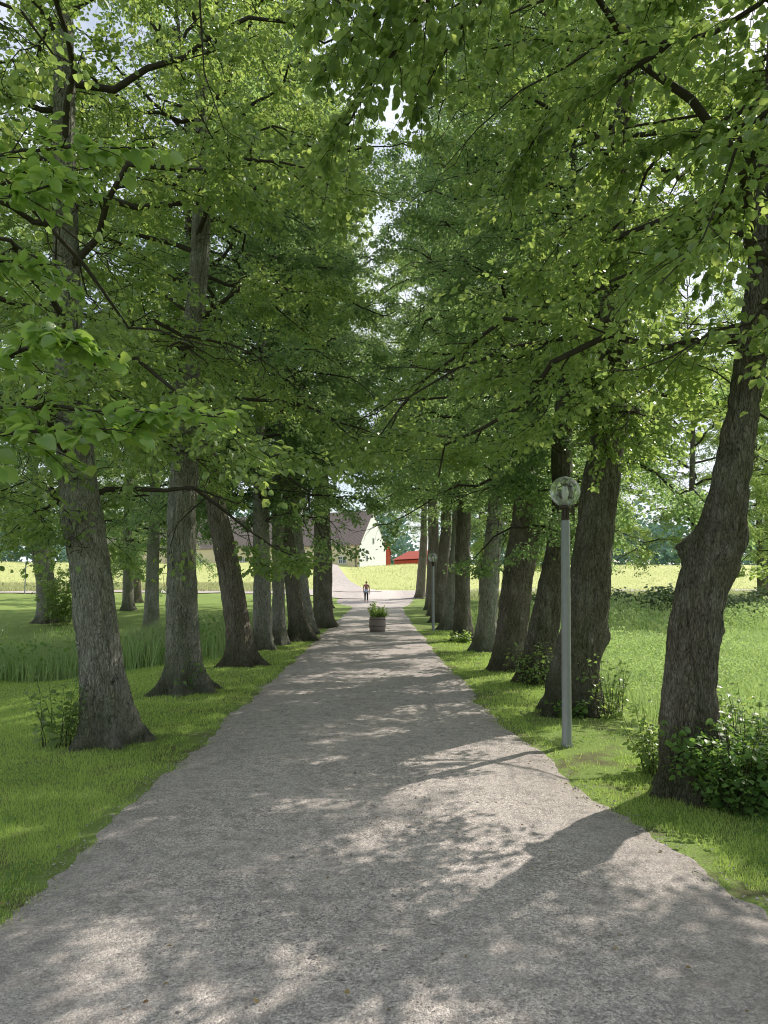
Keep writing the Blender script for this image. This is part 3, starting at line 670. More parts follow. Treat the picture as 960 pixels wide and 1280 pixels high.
# ------------------------------------------------------------------ shrubs and sprouts at the trunks' feet
def sprout(name, label, x, y, h, spread, n, lsize, leafmat, seed, cat='shrub', group=None, per=16, gz=None, shift=(0, 0)):
    g = np.random.default_rng(seed); bz = z1(x, y) if gz is None else gz
    root = empty(name, (x, y, bz)); tag(root, label, cat, group)
    a = g.uniform(0, 2 * PI, n); rr = np.sqrt(g.random(n)) * spread * .45
    hh = h * g.uniform(.45, 1.0, n); m = 7; s = np.linspace(0, 1, m)
    P = np.zeros((n, m, 3))
    lean = spread * .75 * g.uniform(.2, 1.1, n)
    P[..., 0] = (rr * np.cos(a))[:, None] + (np.cos(a) * lean)[:, None] * s ** 1.6 + shift[0] * s
    P[..., 1] = (rr * np.sin(a))[:, None] + (np.sin(a) * lean)[:, None] * s ** 1.6 + shift[1] * s
    P[..., 2] = -.05 + hh[:, None] * s * (1 - .15 * s)
    P += np.cumsum(g.normal(0, .018, (n, m, 3)), 1) * h
    B = MB().add(*tubes(P, np.full((n, m), .0036) * np.linspace(1.2, .4, m), 4))
    obj('stems', B.mesh('stems', True), TWIG, root)
    N = n * per; idx = np.repeat(np.arange(n), per); t = g.uniform(.12, 1, N) * (m - 1); i = np.clip(t.astype(int), 0, m - 2); f = (t - i)[:, None]
    p = P[idx, i] * (1 - f) + P[idx, i + 1] * f
    aa = g.uniform(0, 2 * PI, N); out = np.stack([np.cos(aa), np.sin(aa), g.uniform(-.5, .3, N)], -1)
    p = p + out * g.uniform(0, .10, (N, 1)) * min(1.0, h)
    V, Q = leaf_round(p, nrm(out), nrm(np.array([0, 0, 1.]) + g.normal(0, .5, (N, 3)) + out * .25), lsize * g.uniform(.5, 1.25, N))
    obj('leaves', mesh_np('leaves', V, Q, smooth=True), leafmat, root)
    return root
FOOT = 'leafy shoots at the feet of the avenue trunks'
sprout('sucker_shrub', 'dense dark-green leafy suckers wrapping the foot of the crooked right trunk', 2.68, 5.95, .84, .46, 230, .046, LEAF_DARK, 1, group=FOOT, per=20)
sprout('sucker_shrub', 'taller pale shoots rising behind the crooked right trunk on its field side', 3.0, 6.55, 1.1, .34, 34, .05, LEAF, 2, group=FOOT, per=20)
sprout('sucker_shrub', 'light green shoots left of the crooked right trunk foot, beside the field', 2.42, 7.0, .75, .26, 26, .05, LEAF, 3, group=FOOT, per=18)
sprout('sucker_shrub', 'small leafy sprout at the left foot of the nearest left trunk', -3.42, 8.25, 1.0, .34, 18, .055, LEAF, 4, group=FOOT, per=22)
sprout('sucker_shrub', 'sparse sprigs climbing the foot of the second left trunk', -3.02, 11.85, .75, .2, 14, .05, LEAF_DARK, 5, group=FOOT, per=16)
sprout('sucker_shrub', 'leafy shoots behind the lamp post around the stout trunk foot', 2.85, 9.85, 1.0, .28, 24, .05, LEAF, 6, group=FOOT, per=15)
sprout('sucker_shrub', 'pale green shoots between the lamp post and the right-leaning trunk', 2.5, 12.9, .95, .42, 30, .055, LEAF, 7, group=FOOT, per=15)
sprout('sucker_shrub', 'low dark tuft between the stout trunk and the lamp post foot', 2.35, 9.9, .45, .3, 22, .055, LEAF_DARK, 8, group=FOOT, per=18)
sprout('sucker_shrub', 'leafy suckers hanging round the forked lawn tree left of the nearest left trunk', -13.4, 32, 3.2, 1.0, 70, .11, LEAF, 9, group=FOOT, per=30)
sprout('sucker_shrub', 'little tuft at the foot of the wide right-row trunk pair', 2.15, 21.8, .5, .4, 30, .07, LEAF, 10, group=FOOT, per=16)

# bramble thicket across the right field: countable bushes
THK = 'dark bramble bushes across the field'
def bush_mesh(seed, n=5200):
    g = np.random.default_rng(seed)
    a = g.uniform(0, 2 * PI, n); u = g.random(n) ** .4; el = np.arcsin(g.uniform(0, 1, n))
    b = 1 + .35 * np.sin(3 * a + seed) * np.cos(el) + .2 * np.sin(7 * a + el * 5)
    p = np.stack([np.cos(a) * np.cos(el) * u * b * 1.6, np.sin(a) * np.cos(el) * u * b * 1.1, np.sin(el) * u * b * 1.15 + .05], -1)
    p += g.normal(0, .08, p.shape)
    V, Q = leaf_mesh(p, g.normal(0, 1, (n, 3)), nrm(np.array([0, 0, 1.]) + g.normal(0, .6, (n, 3))), .12 * g.uniform(.6, 1.3, n))
    return mesh_np('bramble_bush', V, Q)
bmeshes = [bush_mesh(1), bush_mesh(2), bush_mesh(3)]
for i, (x, y, sx, lb) in enumerate([
        (9.2, 34, 1.25, 'dark bramble bush across the field just right of the lamp post trunk'),
        (12.2, 33.5, 1.35, 'dark bramble bush halfway along the thicket left of the crooked trunk'),
        (15.0, 33, 1.15, 'dark bramble bush partly hidden by the crooked right trunk'),
        (17.8, 34.5, 1.4, 'bramble bush in the field just right of the crooked trunk'),
        (6.6, 35, 1.0, 'bramble bush seen in the gap left of the nearest lamp post trunk'),
        (4.9, 29, .75, 'small dark bush low behind the almost black right trunk'),
        (20.8, 34, 1.3, 'bramble bush at the right end of the thicket by the picture edge')]):
    o = obj('bramble_bush', bmeshes[i % 3], SHRUB, None, (x, y, z1(x, y) - .15))
    o.scale = (sx, sx, sx * .62); o.rotation_euler = (0, 0, i * 1.4); tag(o, lb, 'bush', THK)

# ------------------------------------------------------------------ grass, weeds, meadow (uncountable)
def blades(name, x, y, h, w, material, seed, lean=.35, seg2=False, zoff=0.0):
    g = np.random.default_rng(seed); N = len(x)
    b = np.stack([x, y, zg(x, y) + zoff], -1); a = g.uniform(0, 2 * PI, N); sd = np.stack([np.cos(a), np.sin(a), np.zeros(N)], -1)
    la = g.uniform(0, 2 * PI, N); ln = np.stack([np.cos(la), np.sin(la), np.zeros(N)], -1) * (np.abs(g.normal(0, lean, N)) * h)[:, None]
    up = np.zeros((N, 3)); up[:, 2] = h
    W = w[:, None]
    if seg2:
        V = np.stack([b - sd * W / 2, b + sd * W / 2, b + up * .55 + ln * .35 + sd * W * .4, b + up * .55 + ln * .35 - sd * W * .4, b + up * .95 + ln], 1)
        o = np.arange(N)[:, None] * 5
        me = mesh_np(name, V, o + np.array([[0, 1, 2, 3]]), o + np.array([[3, 2, 4]]))
    else:
        V = np.stack([b - sd * W / 2, b + sd * W / 2, b + up + ln], 1); o = np.arange(N)[:, None] * 3
        me = mesh_np(name, V, None, o + np.array([[0, 1, 2]]))
    return tag(obj(name, me, material), kind='stuff')
g = np.random.default_rng(77)
N = 520000
y = np.exp(g.uniform(np.log(2.4), np.log(27), N)); x = g.uniform(-.62, .62, N) * (y + 1.2)
L_, R_ = edge_l(y), edge_r(y)
inside = np.minimum(x - L_, R_ - x)          # >0 on the path
keep = (inside < 0) | (g.random(N) < np.exp(-np.maximum(inside, 0) / .16) * .8 * (fbm2(x, y, 3.0, 35) > .45))
edgefade = (inside > -.22) & (fbm2(x, y, 2.2, 31) > .64)
keep &= ~edgefade
keep &= ~((x > 4.2) & (y > 4))
keep &= fbm2(x, y, 1.5, 33) + g.random(N) * .5 > .42 + .22 * ss(2.0, 3.5, np.abs(x)) * (x > 0) * (y > 7)
keep &= ~((np.hypot((x + 2.95) / 1.1, y - 8.4) < .5 + .25 * fbm2(x, y, 3.0, 36)) & (g.random(N) < .7))
keep &= ~((x > 1.75) & (x < 3.6) & (y > 6.6) & (y < 12) & (fbm2(x, y, 1.1, 37) > .47) & (g.random(N) < .85))
x, y = x[keep], y[keep]
dd = np.hypot(x, y)
blades('lawn_grass', x, y, g.uniform(.014, .036, len(x)) * (1 + .4 * fbm2(x, y, 1.1, 34)) * np.where(dd > 9, 1.15, 1), np.maximum(.0045, dd * .00085) * g.uniform(.7, 1.3, len(x)), GRASS, 1, .55)

N = 60000
y_ = np.exp(g.uniform(np.log(2.6), np.log(14), N)); x_ = g.uniform(-.60, .60, N) * (y_ + 1.0)
kp = ((x_ < edge_l(y_) + .02) | (x_ > edge_r(y_) - .02)) & (fbm2(x_, y_, 1.3, 38) > .52) & ~((x_ > 4) & (y_ > 4))
x_, y_ = x_[kp], y_[kp]; M_ = len(x_)
V, Q = leaf_mesh(np.stack([x_, y_, zg(x_, y_) + g.uniform(.012, .04, M_)], -1), nrm(np.stack([g.normal(0, 1, M_), g.normal(0, 1, M_), g.normal(0, .2, M_)], -1)), nrm(np.array([0, 0, 1.]) + g.normal(0, .35, (M_, 3))), g.uniform(.012, .028, M_), .8)
tag(obj('clover', mesh_np('clover', V, Q), LEAF_DARK), kind='stuff')
N = 26000
x = g.uniform(-14.5, -3.5, N); y = 20.9 + g.normal(0, 1.5, N) + .1 * (x + 8)
h = (.55 + .75 * fbm2(x, y, .7, 41)) * g.uniform(.6, 1.15, N)
blades('tall_grass', x, y, h, g.uniform(.008, .022, N), TALL, 2, .34, True)
N = 11000
x = g.uniform(-14.5, -3.5, N); y = 20.7 + g.normal(0, 1.5, N) + .1 * (x + 8); kp = fbm2(x, y, .45, 42) > .46; x, y = x[kp], y[kp]; N = len(x)
blades('seeding_grass', x, y, (.75 + .6 * fbm2(x, y, .7, 41)) * g.uniform(.7, 1.15, N), g.uniform(.008, .02, N), PALE, 3, .4, True)
N = 9000
x = g.uniform(-13, -4, N); y = 21 + g.normal(0, 1.4, N); keep = fbm2(x, y, .5, 43) > .55; x, y = x[keep], y[keep]; N = len(x)
p = np.stack([x, y, zg(x, y) + g.uniform(.2, .95, N)], -1)
V, Q = leaf_mesh(p, g.normal(0, 1, (N, 3)), nrm(np.array([0, 0, 1.]) + g.normal(0, .6, (N, 3))), g.uniform(.06, .12, N))
tag(obj('ditch_weeds', mesh_np('ditch_weeds', V, Q), LEAF_DARK), kind='stuff')

N = 120000
y = np.exp(g.uniform(np.log(5.2), np.log(33), N)); x = 3.1 + g.random(N) * (y * .56 - 1.5 + 2.0)
keep = (x > 3.35 + .5 * fbm2(x, y, .8, 51)) & (x < .60 * y + 1.5); x, y = x[keep], y[keep]; N = len(x)
hf = .22 + .75 * fbm2(x, y, .55, 52) * ss(3.3, 4.6, x)
z = zg(x, y) + hf * g.random(N) ** .55
V, Q = leaf_mesh(np.stack([x, y, z], -1), nrm(g.normal(0, 1, (N, 3)) + np.array([0, 0, .15])), nrm(np.array([0, 0, 1.]) + g.normal(0, .55, (N, 3))), np.maximum(.055, .0042 * y) * g.uniform(.6, 1.3, N), .5)
tag(obj('field_weeds', mesh_np('field_weeds', V, Q), WEED), kind='stuff')
N = 42000
y = np.exp(g.uniform(np.log(5), np.log(34), N)); x = 3.0 + g.random(N) * (y * .56 + 1.0)
keep = x > 3.15 + .4 * fbm2(x, y, .8, 53); x, y = x[keep], y[keep]; N = len(x)
blades('field_grass', x, y, (.30 + .75 * fbm2(x, y, .6, 54) * ss(3.1, 4.4, x)) * g.uniform(.6, 1.1, N), np.maximum(.008, .0009 * y) * g.uniform(.7, 1.3, N), WEED, 5, .35, True)

N = 34000
y = g.uniform(76, 104, N); x = g.uniform(-58, 42, N)
keep = ~((x < -2.2 - (y - 72) * .2 + 1.5) & (x > -2.2 - (y - 72) * .2 - 1.9)); x, y = x[keep], y[keep]; N = len(x)
blades('meadow_grass', x, y, g.uniform(.06, .20, N) * (.4 + fbm2(x, y, .2, 55)), g.uniform(.03, .07, N), STRAW, 6, .4, True)
N = 30000
x = np.concatenate([g.uniform(-40, -9, N // 2), g.uniform(6, 40, N // 2)]); y = np.concatenate([g.uniform(68.5, 78, N // 2), g.uniform(37, 68, N // 2)])
blades('meadow_grass', x, y, g.uniform(.2, .5, N), g.uniform(.04, .09, N), STRAW, 7, .4, True)

# loose stones and fallen leaves on the path
N = 26000
y = np.exp(g.uniform(np.log(2.4), np.log(13), N)); u = g.random(N); x = edge_l(y) + (edge_r(y) - edge_l(y)) * u + g.normal(0, .05, N)
dens = fbm2(x, y, 1.4, 61); keep = g.random(N) < .25 + 1.1 * (dens - .3) + .5 * (np.abs(u - .5) > .42); x, y, u = x[keep], y[keep], u[keep]; N = len(x)
r = np.clip(.0028 + g.exponential(.0022, N), .0025, .013)
oc = np.array([(1, 0, 0), (0, 1, 0), (-1, 0, 0), (0, -1, 0), (0, 0, .75), (0, 0, -.6)], float)
ang = g.uniform(0, 2 * PI, N); ca, sa = np.cos(ang), np.sin(ang)
sx = r * g.uniform(.8, 1.6, N); sy = r * g.uniform(.7, 1.2, N); sz = r * g.uniform(.6, 1.1, N)
lx = oc[None, :, 0] * sx[:, None]; ly = oc[None, :, 1] * sy[:, None]
zb = .014 + .022 * np.sin(PI * np.clip(u, 0, 1))
V = np.stack([x[:, None] + lx * ca[:, None] - ly * sa[:, None], y[:, None] + lx * sa[:, None] + ly * ca[:, None], zb[:, None] + oc[None, :, 2] * sz[:, None] + sz[:, None] * .3], -1)
V[:, :4] += g.normal(0, 1, (N, 4, 3)) * (r * .18)[:, None, None]
T = np.concatenate([np.arange(N)[:, None] * 6 + np.array([t_]) for t_ in ((0, 1, 4), (1, 2, 4), (2, 3, 4), (3, 0, 4), (1, 0, 5), (2, 1, 5), (3, 2, 5), (0, 3, 5))])
tag(obj('gravel', mesh_np('gravel', V, None, T), STONE), kind='stuff')
N = 130
y = np.exp(g.uniform(np.log(2.6), np.log(16), N)); x = g.uniform(-2.4, 2.3, N)
zz = np.where(np.abs(x) < 1.7, .045, .03) + zg(x, y)
V, Q = leaf_mesh(np.stack([x, y, zz], -1), nrm(np.stack([g.normal(0, 1, N), g.normal(0, 1, N), g.normal(0, .15, N)], -1)), nrm(np.array([0, 0, 1.]) + g.normal(0, .25, (N, 3))), g.uniform(.012, .028, N))
tag(obj('leaf_litter', mesh_np('leaf_litter', V, Q), LITTER), kind='stuff')

# ------------------------------------------------------------------ lamp posts
def make_lamp(x, y, label, z=None):
    root = empty('lamp_post', (x, y, z1(x, y) if z is None else z)); tag(root, label, 'lamp post', 'globe lamp posts')
    obj('post', MB().lathe([(0, -.2), (.055, -.2), (.056, .0), (.058, .03), (.0505, .06), (.049, .5), (.048, 2.33), (.047, 2.35), (0, 2.352)], 40).mesh('post', True), STEEL, root)
    c = MB(); 
    c.lathe([(0, 2.345), (.045, 2.345), (.046, 2.365), (.030, 2.37), (.030, 2.47), (0, 2.47)], 28)
    for k in range(4):
        a = k * PI / 2 + .4; c.box(.04 * math.cos(a) - .006, .04 * math.cos(a) + .006, .04 * math.sin(a) - .006, .04 * math.sin(a) + .006, 2.36, 2.475)
    c.lathe([(0, 2.47), (.055, 2.47), (.058, 2.48), (.058, 2.50), (.05, 2.508), (0, 2.508)], 28)
    obj('collar', c.mesh('collar'), BROWN_METAL, root)
    zc, r = 2.655, .160
    th = np.linspace(-1.23, PI / 2, 26)
    gl = obj('globe', MB().lathe([(max(r * math.cos(t), .0005), zc + r * math.sin(t)) for t in th], 48).mesh('globe', True), GLOBE, root)
    s = MB().lathe([(0, 2.505), (.028, 2.505), (.026, 2.60), (.036, 2.61), (.036, 2.66), (.02, 2.665), (0, 2.665)], 24)
    for dx in (-.016, .016): s.lathe([(0, 2.66), (.012, 2.66), (.012, 2.70), (.006, 2.712), (0, 2.714)], 12, (dx, 0))
    obj('bulb', s.mesh('bulb', True), OPAL, root)
    return root
p = at(708.5, 928, 8.13); LAMP = make_lamp(p[0], 8.13, 'tall grey lamp post with clear globe standing on the right verge before the trunks', 0.0)
def copy_thing(root, loc, label):
    c = root.copy(); COL.objects.link(c); c.location = loc; c.rotation_euler = (0, 0, 0); c['label'] = label
    for ch in root.children:
        k = ch.copy(); COL.objects.link(k); k.parent = c
    return c
LAMP.rotation_euler = (0, .014, 0)
copy_thing(LAMP, (1.70, 26.8, -.12), 'small distant globe lamp post at the right path edge, past the barrel')
p = at(31, 738, 66); copy_thing(LAMP, (p[0], 66, z1(p[0], 66)), 'tiny far globe lamp post by the meadow at the left edge')

# ------------------------------------------------------------------ barrel planter
def make_barrel(x, y):
    z0 = .03
    root = empty('barrel_planter', (x, y, z0)); tag(root, 'weathered half barrel planter full of green plants standing in the middle of the path', 'planter')
    n = 20; b = MB()
    for k in range(n):
        a0, a1 = (k + .03) / n * 2 * PI, (k + .97) / n * 2 * PI
        prof = [(.245, 0), (.268, .12), (.278, .25), (.272, .38), (.258, .49)]
        v = []
        for rr, zz in prof:
            for q in (rr, rr - .025):
                for a in (a0, a1): v.append((q * math.cos(a), q * math.sin(a), zz))
        q = []
        for i in range(4):
            o = i * 4; q += [(o, o + 1, o + 5, o + 4), (o + 3, o + 2, o + 6, o + 7), (o + 2, o, o + 4, o + 6), (o + 1, o + 3, o + 7, o + 5)]
        q += [(16, 17, 19, 18)]
        b.add(v, q)
    obj('staves', b.mesh('staves'), WOOD, root)
    for z in (.05, .20, .42):
        r = np.interp(z, [0, .12, .25, .38, .49], [.245, .268, .278, .272, .258]) + .004
        obj('hoop', MB().lathe([(r - .01, z - .02), (r, z - .02), (r + .003, z), (r, z + .02), (r - .01, z + .02)], 40).mesh('hoop', True), HOOP, root)
    obj('soil', MB().lathe([(0.001, .46), (.12, .465), (.235, .45)], 30).mesh('soil', True), SOIL, root)
    g = np.random.default_rng(5); nn = 46; m = 6; s = np.linspace(0, 1, m)
    a = g.uniform(0, 2 * PI, nn); rr = np.sqrt(g.random(nn)) * .2; h = g.uniform(.16, .50, nn) * np.where(np.cos(a) < .2, 1.1, .75); le = g.uniform(.02, .2, nn)
    P = np.stack([(rr * np.cos(a))[:, None] + np.cos(a)[:, None] * le[:, None] * s ** 1.5, (rr * np.sin(a))[:, None] + np.sin(a)[:, None] * le[:, None] * s ** 1.5, .45 + h[:, None] * s], -1)
    pl = obj('plants', MB().add(*tubes(P, np.full((nn, m), .004), 4)).mesh('plants', True), LEAF_DARK, root)
    N = nn * 26; idx = np.repeat(np.arange(nn), 26); t = g.uniform(.2, 1, N) * 5; i = np.clip(t.astype(int), 0, 4); f = (t - i)[:, None]
    p = P[idx, i] * (1 - f) + P[idx, i + 1] * f + g.normal(0, .025, (N, 3))
    V, Q = leaf_mesh(p, g.normal(0, 1, (N, 3)), nrm(np.array([0, 0, 1.]) + g.normal(0, .5, (N, 3))), g.uniform(.035, .075, N))
    obj('leaves', mesh_np('leaves', V, Q), LEAF, pl)
    for k in g.choice(nn, 12, replace=False):
        c = np.repeat(P[k, -1][None], 7, 0); aa = np.arange(7) / 7 * 2 * PI
        V, Q = leaf_mesh(c, np.stack([np.cos(aa), np.sin(aa), np.full(7, .35)], -1), np.repeat(np.array([[0, 0, 1.]]), 7, 0), np.full(7, .04))
        obj('flower', mesh_np('flower', V, Q), FLOWER, pl)
make_barrel(-.22, 25.9)

# ------------------------------------------------------------------ person walking away
def skin_obj(name, verts, edges, radii, material, parent, root=0, lv=2):
    me = bpy.data.meshes.new(name); me.from_pydata(verts, edges, []); me.update()
    o = obj(name, me, material, parent)
    md = o.modifiers.new('skin', 'SKIN'); md.use_smooth_shade = True
    for i, r in enumerate(radii):
        sv = me.skin_vertices[0].data[i]; sv.radius = (r, r) if isinstance(r, (int, float)) else r; sv.use_root = (i == root)
    sb = o.modifiers.new('sub', 'SUBSURF'); sb.levels = lv; sb.render_levels = lv
    return o
def make_person(x, y, z):
    root = empty('person', (x, y, z), .0)
    tag(root, 'person walking away on the far path, red checked top, dark trousers, pale jacket at waist', 'person')
    # facing +y; left foot forward
    v = [(0, 0, .90), (0, .0, 1.08), (0, .005, 1.26), (0, 0, 1.36), (0, .01, 1.43), (0, .02, 1.52), (0, .015, 1.61),
         (-.17, 0, 1.33), (-.22, -.02, 1.08), (-.235, .06, .86), (-.235, .10, .77),
         (.17, 0, 1.33), (.225, -.03, 1.07), (.25, -.02, .84), (.255, .0, .75),
         (-.085, 0, .84), (-.09, .10, .46), (-.09, .12, .08), (-.09, .24, .03),
         (.085, 0, .84), (.09, -.02, .46), (.09, -.16, .10), (.09, -.05, .03)]
    e = [(0, 1), (1, 2), (2, 3), (3, 4), (4, 5), (5, 6), (3, 7), (7, 8), (8, 9), (9, 10), (3, 11), (11, 12), (12, 13), (13, 14),
         (0, 15), (15, 16), (16, 17), (17, 18), (0, 19), (19, 20), (20, 21), (21, 22)]
    r = [(.13, .10), (.11, .085), (.12, .09), .075, .048, (.078, .09), (.07, .08), .055, .042, .034, .035, .055, .042, .034, .035,
         .082, .056, .038, .035, .082, .056, .038, .035]
    obj_body = skin_obj('body', v, e, r, SKIN, root)
    # face, on the far side
    f = MB().lathe([(.001, -.02), (.014, 0), (.008, .03), (.001, .04)], 8); obj('nose', f.mesh('nose', True), SKIN, root, (0, .098, 1.53))
    obj('mouth', MB().lathe([(.001, -.006), (.022, 0), (.001, .006)], 10).mesh('mouth', True), HAIR, root, (0, .078, 1.48))
    for sx in (-1, 1):
        obj('eye', MB().lathe([(.001, -.008), (.010, 0), (.001, .008)], 10).mesh('eye', True), HAIR, root, (sx * .032, .088, 1.565))
        obj('ear', MB().lathe([(.001, -.03), (.012, -.01), (.014, .015), (.001, .03)], 10).mesh('ear', True), SKIN, root, (sx * .082, .01, 1.545))
    # hands: palm with five fingers
    for (hx, hy, hz) in ((-.235, .10, .77), (.255, .0, .75)):
        hv, he, hr = [], [], []
        b = len(hv); hv += [(hx, hy, hz + .01), (hx, hy + .012, hz - .06)]; he.append((b, b + 1)); hr += [(.022, .034), (.014, .038)]
        for k, L in enumerate((.062, .075, .07, .055)):
            i = len(hv); q = (k - 1.5) * .019; hv += [(hx, hy + .012 + q, hz - .075), (hx + .008, hy + .016 + q, hz - .075 - L)]; he += [(b + 1, i), (i, i + 1)]; hr += [.009, .007]
        i = len(hv); hv += [(hx, hy + .045, hz - .035), (hx, hy + .06, hz - .075)]; he += [(b, i), (i, i + 1)]; hr += [.011, .008]
        skin_obj('hand', hv, he, hr, SKIN, root, lv=1)
    skin_obj('shirt', [(0, 0, .97), (0, 0, 1.10), (0, .005, 1.26), (0, 0, 1.37), (-.175, 0, 1.335), (-.222, -.02, 1.12), (.175, 0, 1.335), (.228, -.03, 1.11)],
             [(0, 1), (1, 2), (2, 3), (3, 4), (4, 5), (3, 6), (6, 7)], [(.145, .115), (.13, .10), (.142, .108), .085, .07, .056, .07, .056], SHIRT, root)
    skin_obj('trousers', [(0, 0, .93), (-.087, 0, .84), (-.09, .10, .46), (-.09, .12, .14), (.087, 0, .84), (.09, -.02, .46), (.09, -.14, .14)],
             [(0, 1), (1, 2), (2, 3), (0, 4), (4, 5), (5, 6)], [(.14, .115), .098, .068, .052, .098, .068, .052], DENIM, root)
    j = MB().lathe([(.165, .80), (.172, .86), (.160, .95), (.152, 1.02), (.140, 1.02), (.150, .90), (.15, .80)], 22)
    jm = j.mesh('waist_jacket', True)
    co = np.empty(len(jm.vertices) * 3, np.float32); jm.vertices.foreach_get('co', co); co = co.reshape(-1, 3)
    co[:, 1] *= .82; co[:, 1] -= .015; co[:, 2] += .02 * np.sin(co[:, 0] * 40); jm.vertices.foreach_set('co', co.ravel())
    obj('waist_jacket', jm, JACKET, root)
    skin_obj('hair', [(0, -.005, 1.565), (0, -.02, 1.615), (0, -.065, 1.60), (0, -.09, 1.585)], [(0, 1), (1, 2), (2, 3)], [(.086, .085), (.082, .085), .035, .03], HAIR, root)
    for sx, yy in ((-.09, .17), (.09, -.11)):
        obj('shoe', MB().lathe([(.001, 0), (.048, 0), (.052, .03), (.045, .07), (.03, .09), (.001, .095)], 14).mesh('shoe', True), SHOE, root, (sx, yy, .0)).scale = (.9, 2.4, 1)
    root.rotation_euler = (0, 0, .1)
make_person(-1.38, 60.3, z1(-.8, 60.3) + .04)

# ------------------------------------------------------------------ house and sheds beyond the meadow
def make_house():
    c = at(450, 706, 95); d = np.array((-.875, .485, 0)); q = np.array((.485, .875, 0))
    root = empty('house', (c[0], 95, 3.2)); tag(root, 'long cream house with brown tiled roof and white gable across the meadow', 'house')
    root.rotation_euler = (0, 0, math.atan2(d[1], d[0]))
    # local x runs along the long wall (away to the left), local -y is the depth of the house
    Lh, W, E, RI = 46.0, 6.6, 3.05, 4.25
    obj('wall', MB().box(0.12, Lh, -W, 0, -.6, E).mesh('wall'), PLASTER_Y, root)
    v = [(0, 0, -.6), (0, -W, -.6), (0, -W, E), (0, -W / 2, E + RI), (0, 0, E), (.12, 0, -.6), (.12, -W, -.6), (.12, -W, E), (.12, -W / 2, E + RI), (.12, 0, E)]
    obj('gable_wall', MB().add(v, [(0, 5, 9, 4), (1, 2, 7, 6)], [(0, 1, 2), (0, 2, 4), (2, 3, 4), (5, 7, 6), (5, 9, 7), (7, 9, 8)]).mesh('gable_wall'), PLASTER_W, root)
    rf = MB(); t = .14; o = .38
    sl = RI / (W / 2); e0 = E - .05 - o * sl * .35
    for sgn in (1, -1):
        def P(x, k, up): return (x, (-W / 2) + sgn * (W / 2 + o * .35) * k, (E + RI + .12) - (RI + .05 + o * sl * .35) * k + up)
        v = [P(-.06, 0, 0), P(Lh + .3, 0, 0), P(Lh + .3, 1, 0), P(-.06, 1, 0), P(-.06, 0, t), P(Lh + .3, 0, t), P(Lh + .3, 1, t), P(-.06, 1, t)]
        rf.add(v, [(0, 1, 2, 3), (4, 7, 6, 5), (0, 3, 7, 4), (1, 5, 6, 2), (3, 2, 6, 7)])
    r_ = obj('roof', rf.mesh('roof'), TILE, root)
    for x in (11.0, 29.0):
        obj('chimney', MB().box(x, x + .8, -W / 2 - .4, -W / 2 + .4, E + RI - .4, E + RI + 1.1).mesh('chimney'), PLASTER_W, r_)
    obj('downpipe', MB().lathe([(0, -.4), (.05, -.4), (.05, E - .1), (0, E - .1)], 10, (.55, .08)).mesh('downpipe', True), BROWN_METAL, root)
    for k in range(11):
        x = 2.55 + k * 3.95
        f = MB(); w, h, zb = 1.15, .95, .72
        f.box(x - w / 2, x + w / 2, .003, .05, zb, zb + .07); f.box(x - w / 2, x + w / 2, .003, .05, zb + h - .07, zb + h)
        f.box(x - w / 2, x - w / 2 + .07, .003, .05, zb + .07, zb + h - .07); f.box(x + w / 2 - .07, x + w / 2, .003, .05, zb + .07, zb + h - .07)
        f.box(x - .05, x + .05, .003, .055, zb + .07, zb + h - .07)
        for s_ in (-1, 1): f.box(x + s_ * .27 - .02, x + s_ * .27 + .02, .003, .045, zb + .07, zb + h - .07)
        f.box(x - w / 2 + .07, x + w / 2 - .07, .006, .04, zb + h * .55 - .02, zb + h * .55 + .02)
        fr = obj('window', f.mesh('window'), PAINT_W, root)
        obj('pane', MB().box(x - w / 2 + .07, x + w / 2 - .07, .004, .02, zb + .07, zb + h - .07).mesh('pane'), PANE, fr)
    for zz, yy, s_ in ((1.0, -1.7, .5), (E + .2, -W / 2, .5), (E + 2.3, -W / 2, .3)):
        f = MB().box(-.03, -.003, yy - s_ / 2, yy + s_ / 2, zz, zz + s_ * 1.6)
        fr = obj('window', f.mesh('window'), PAINT_W, root)
        obj('pane', MB().box(-.036, -.031, yy - s_ / 2 + .06, yy - .02, zz + .06, zz + s_ * 1.6 - .06).box(-.036, -.031, yy + .02, yy + s_ / 2 - .06, zz + .06, zz + s_ * 1.6 - .06).mesh('pane'), PANE, fr)
make_house()
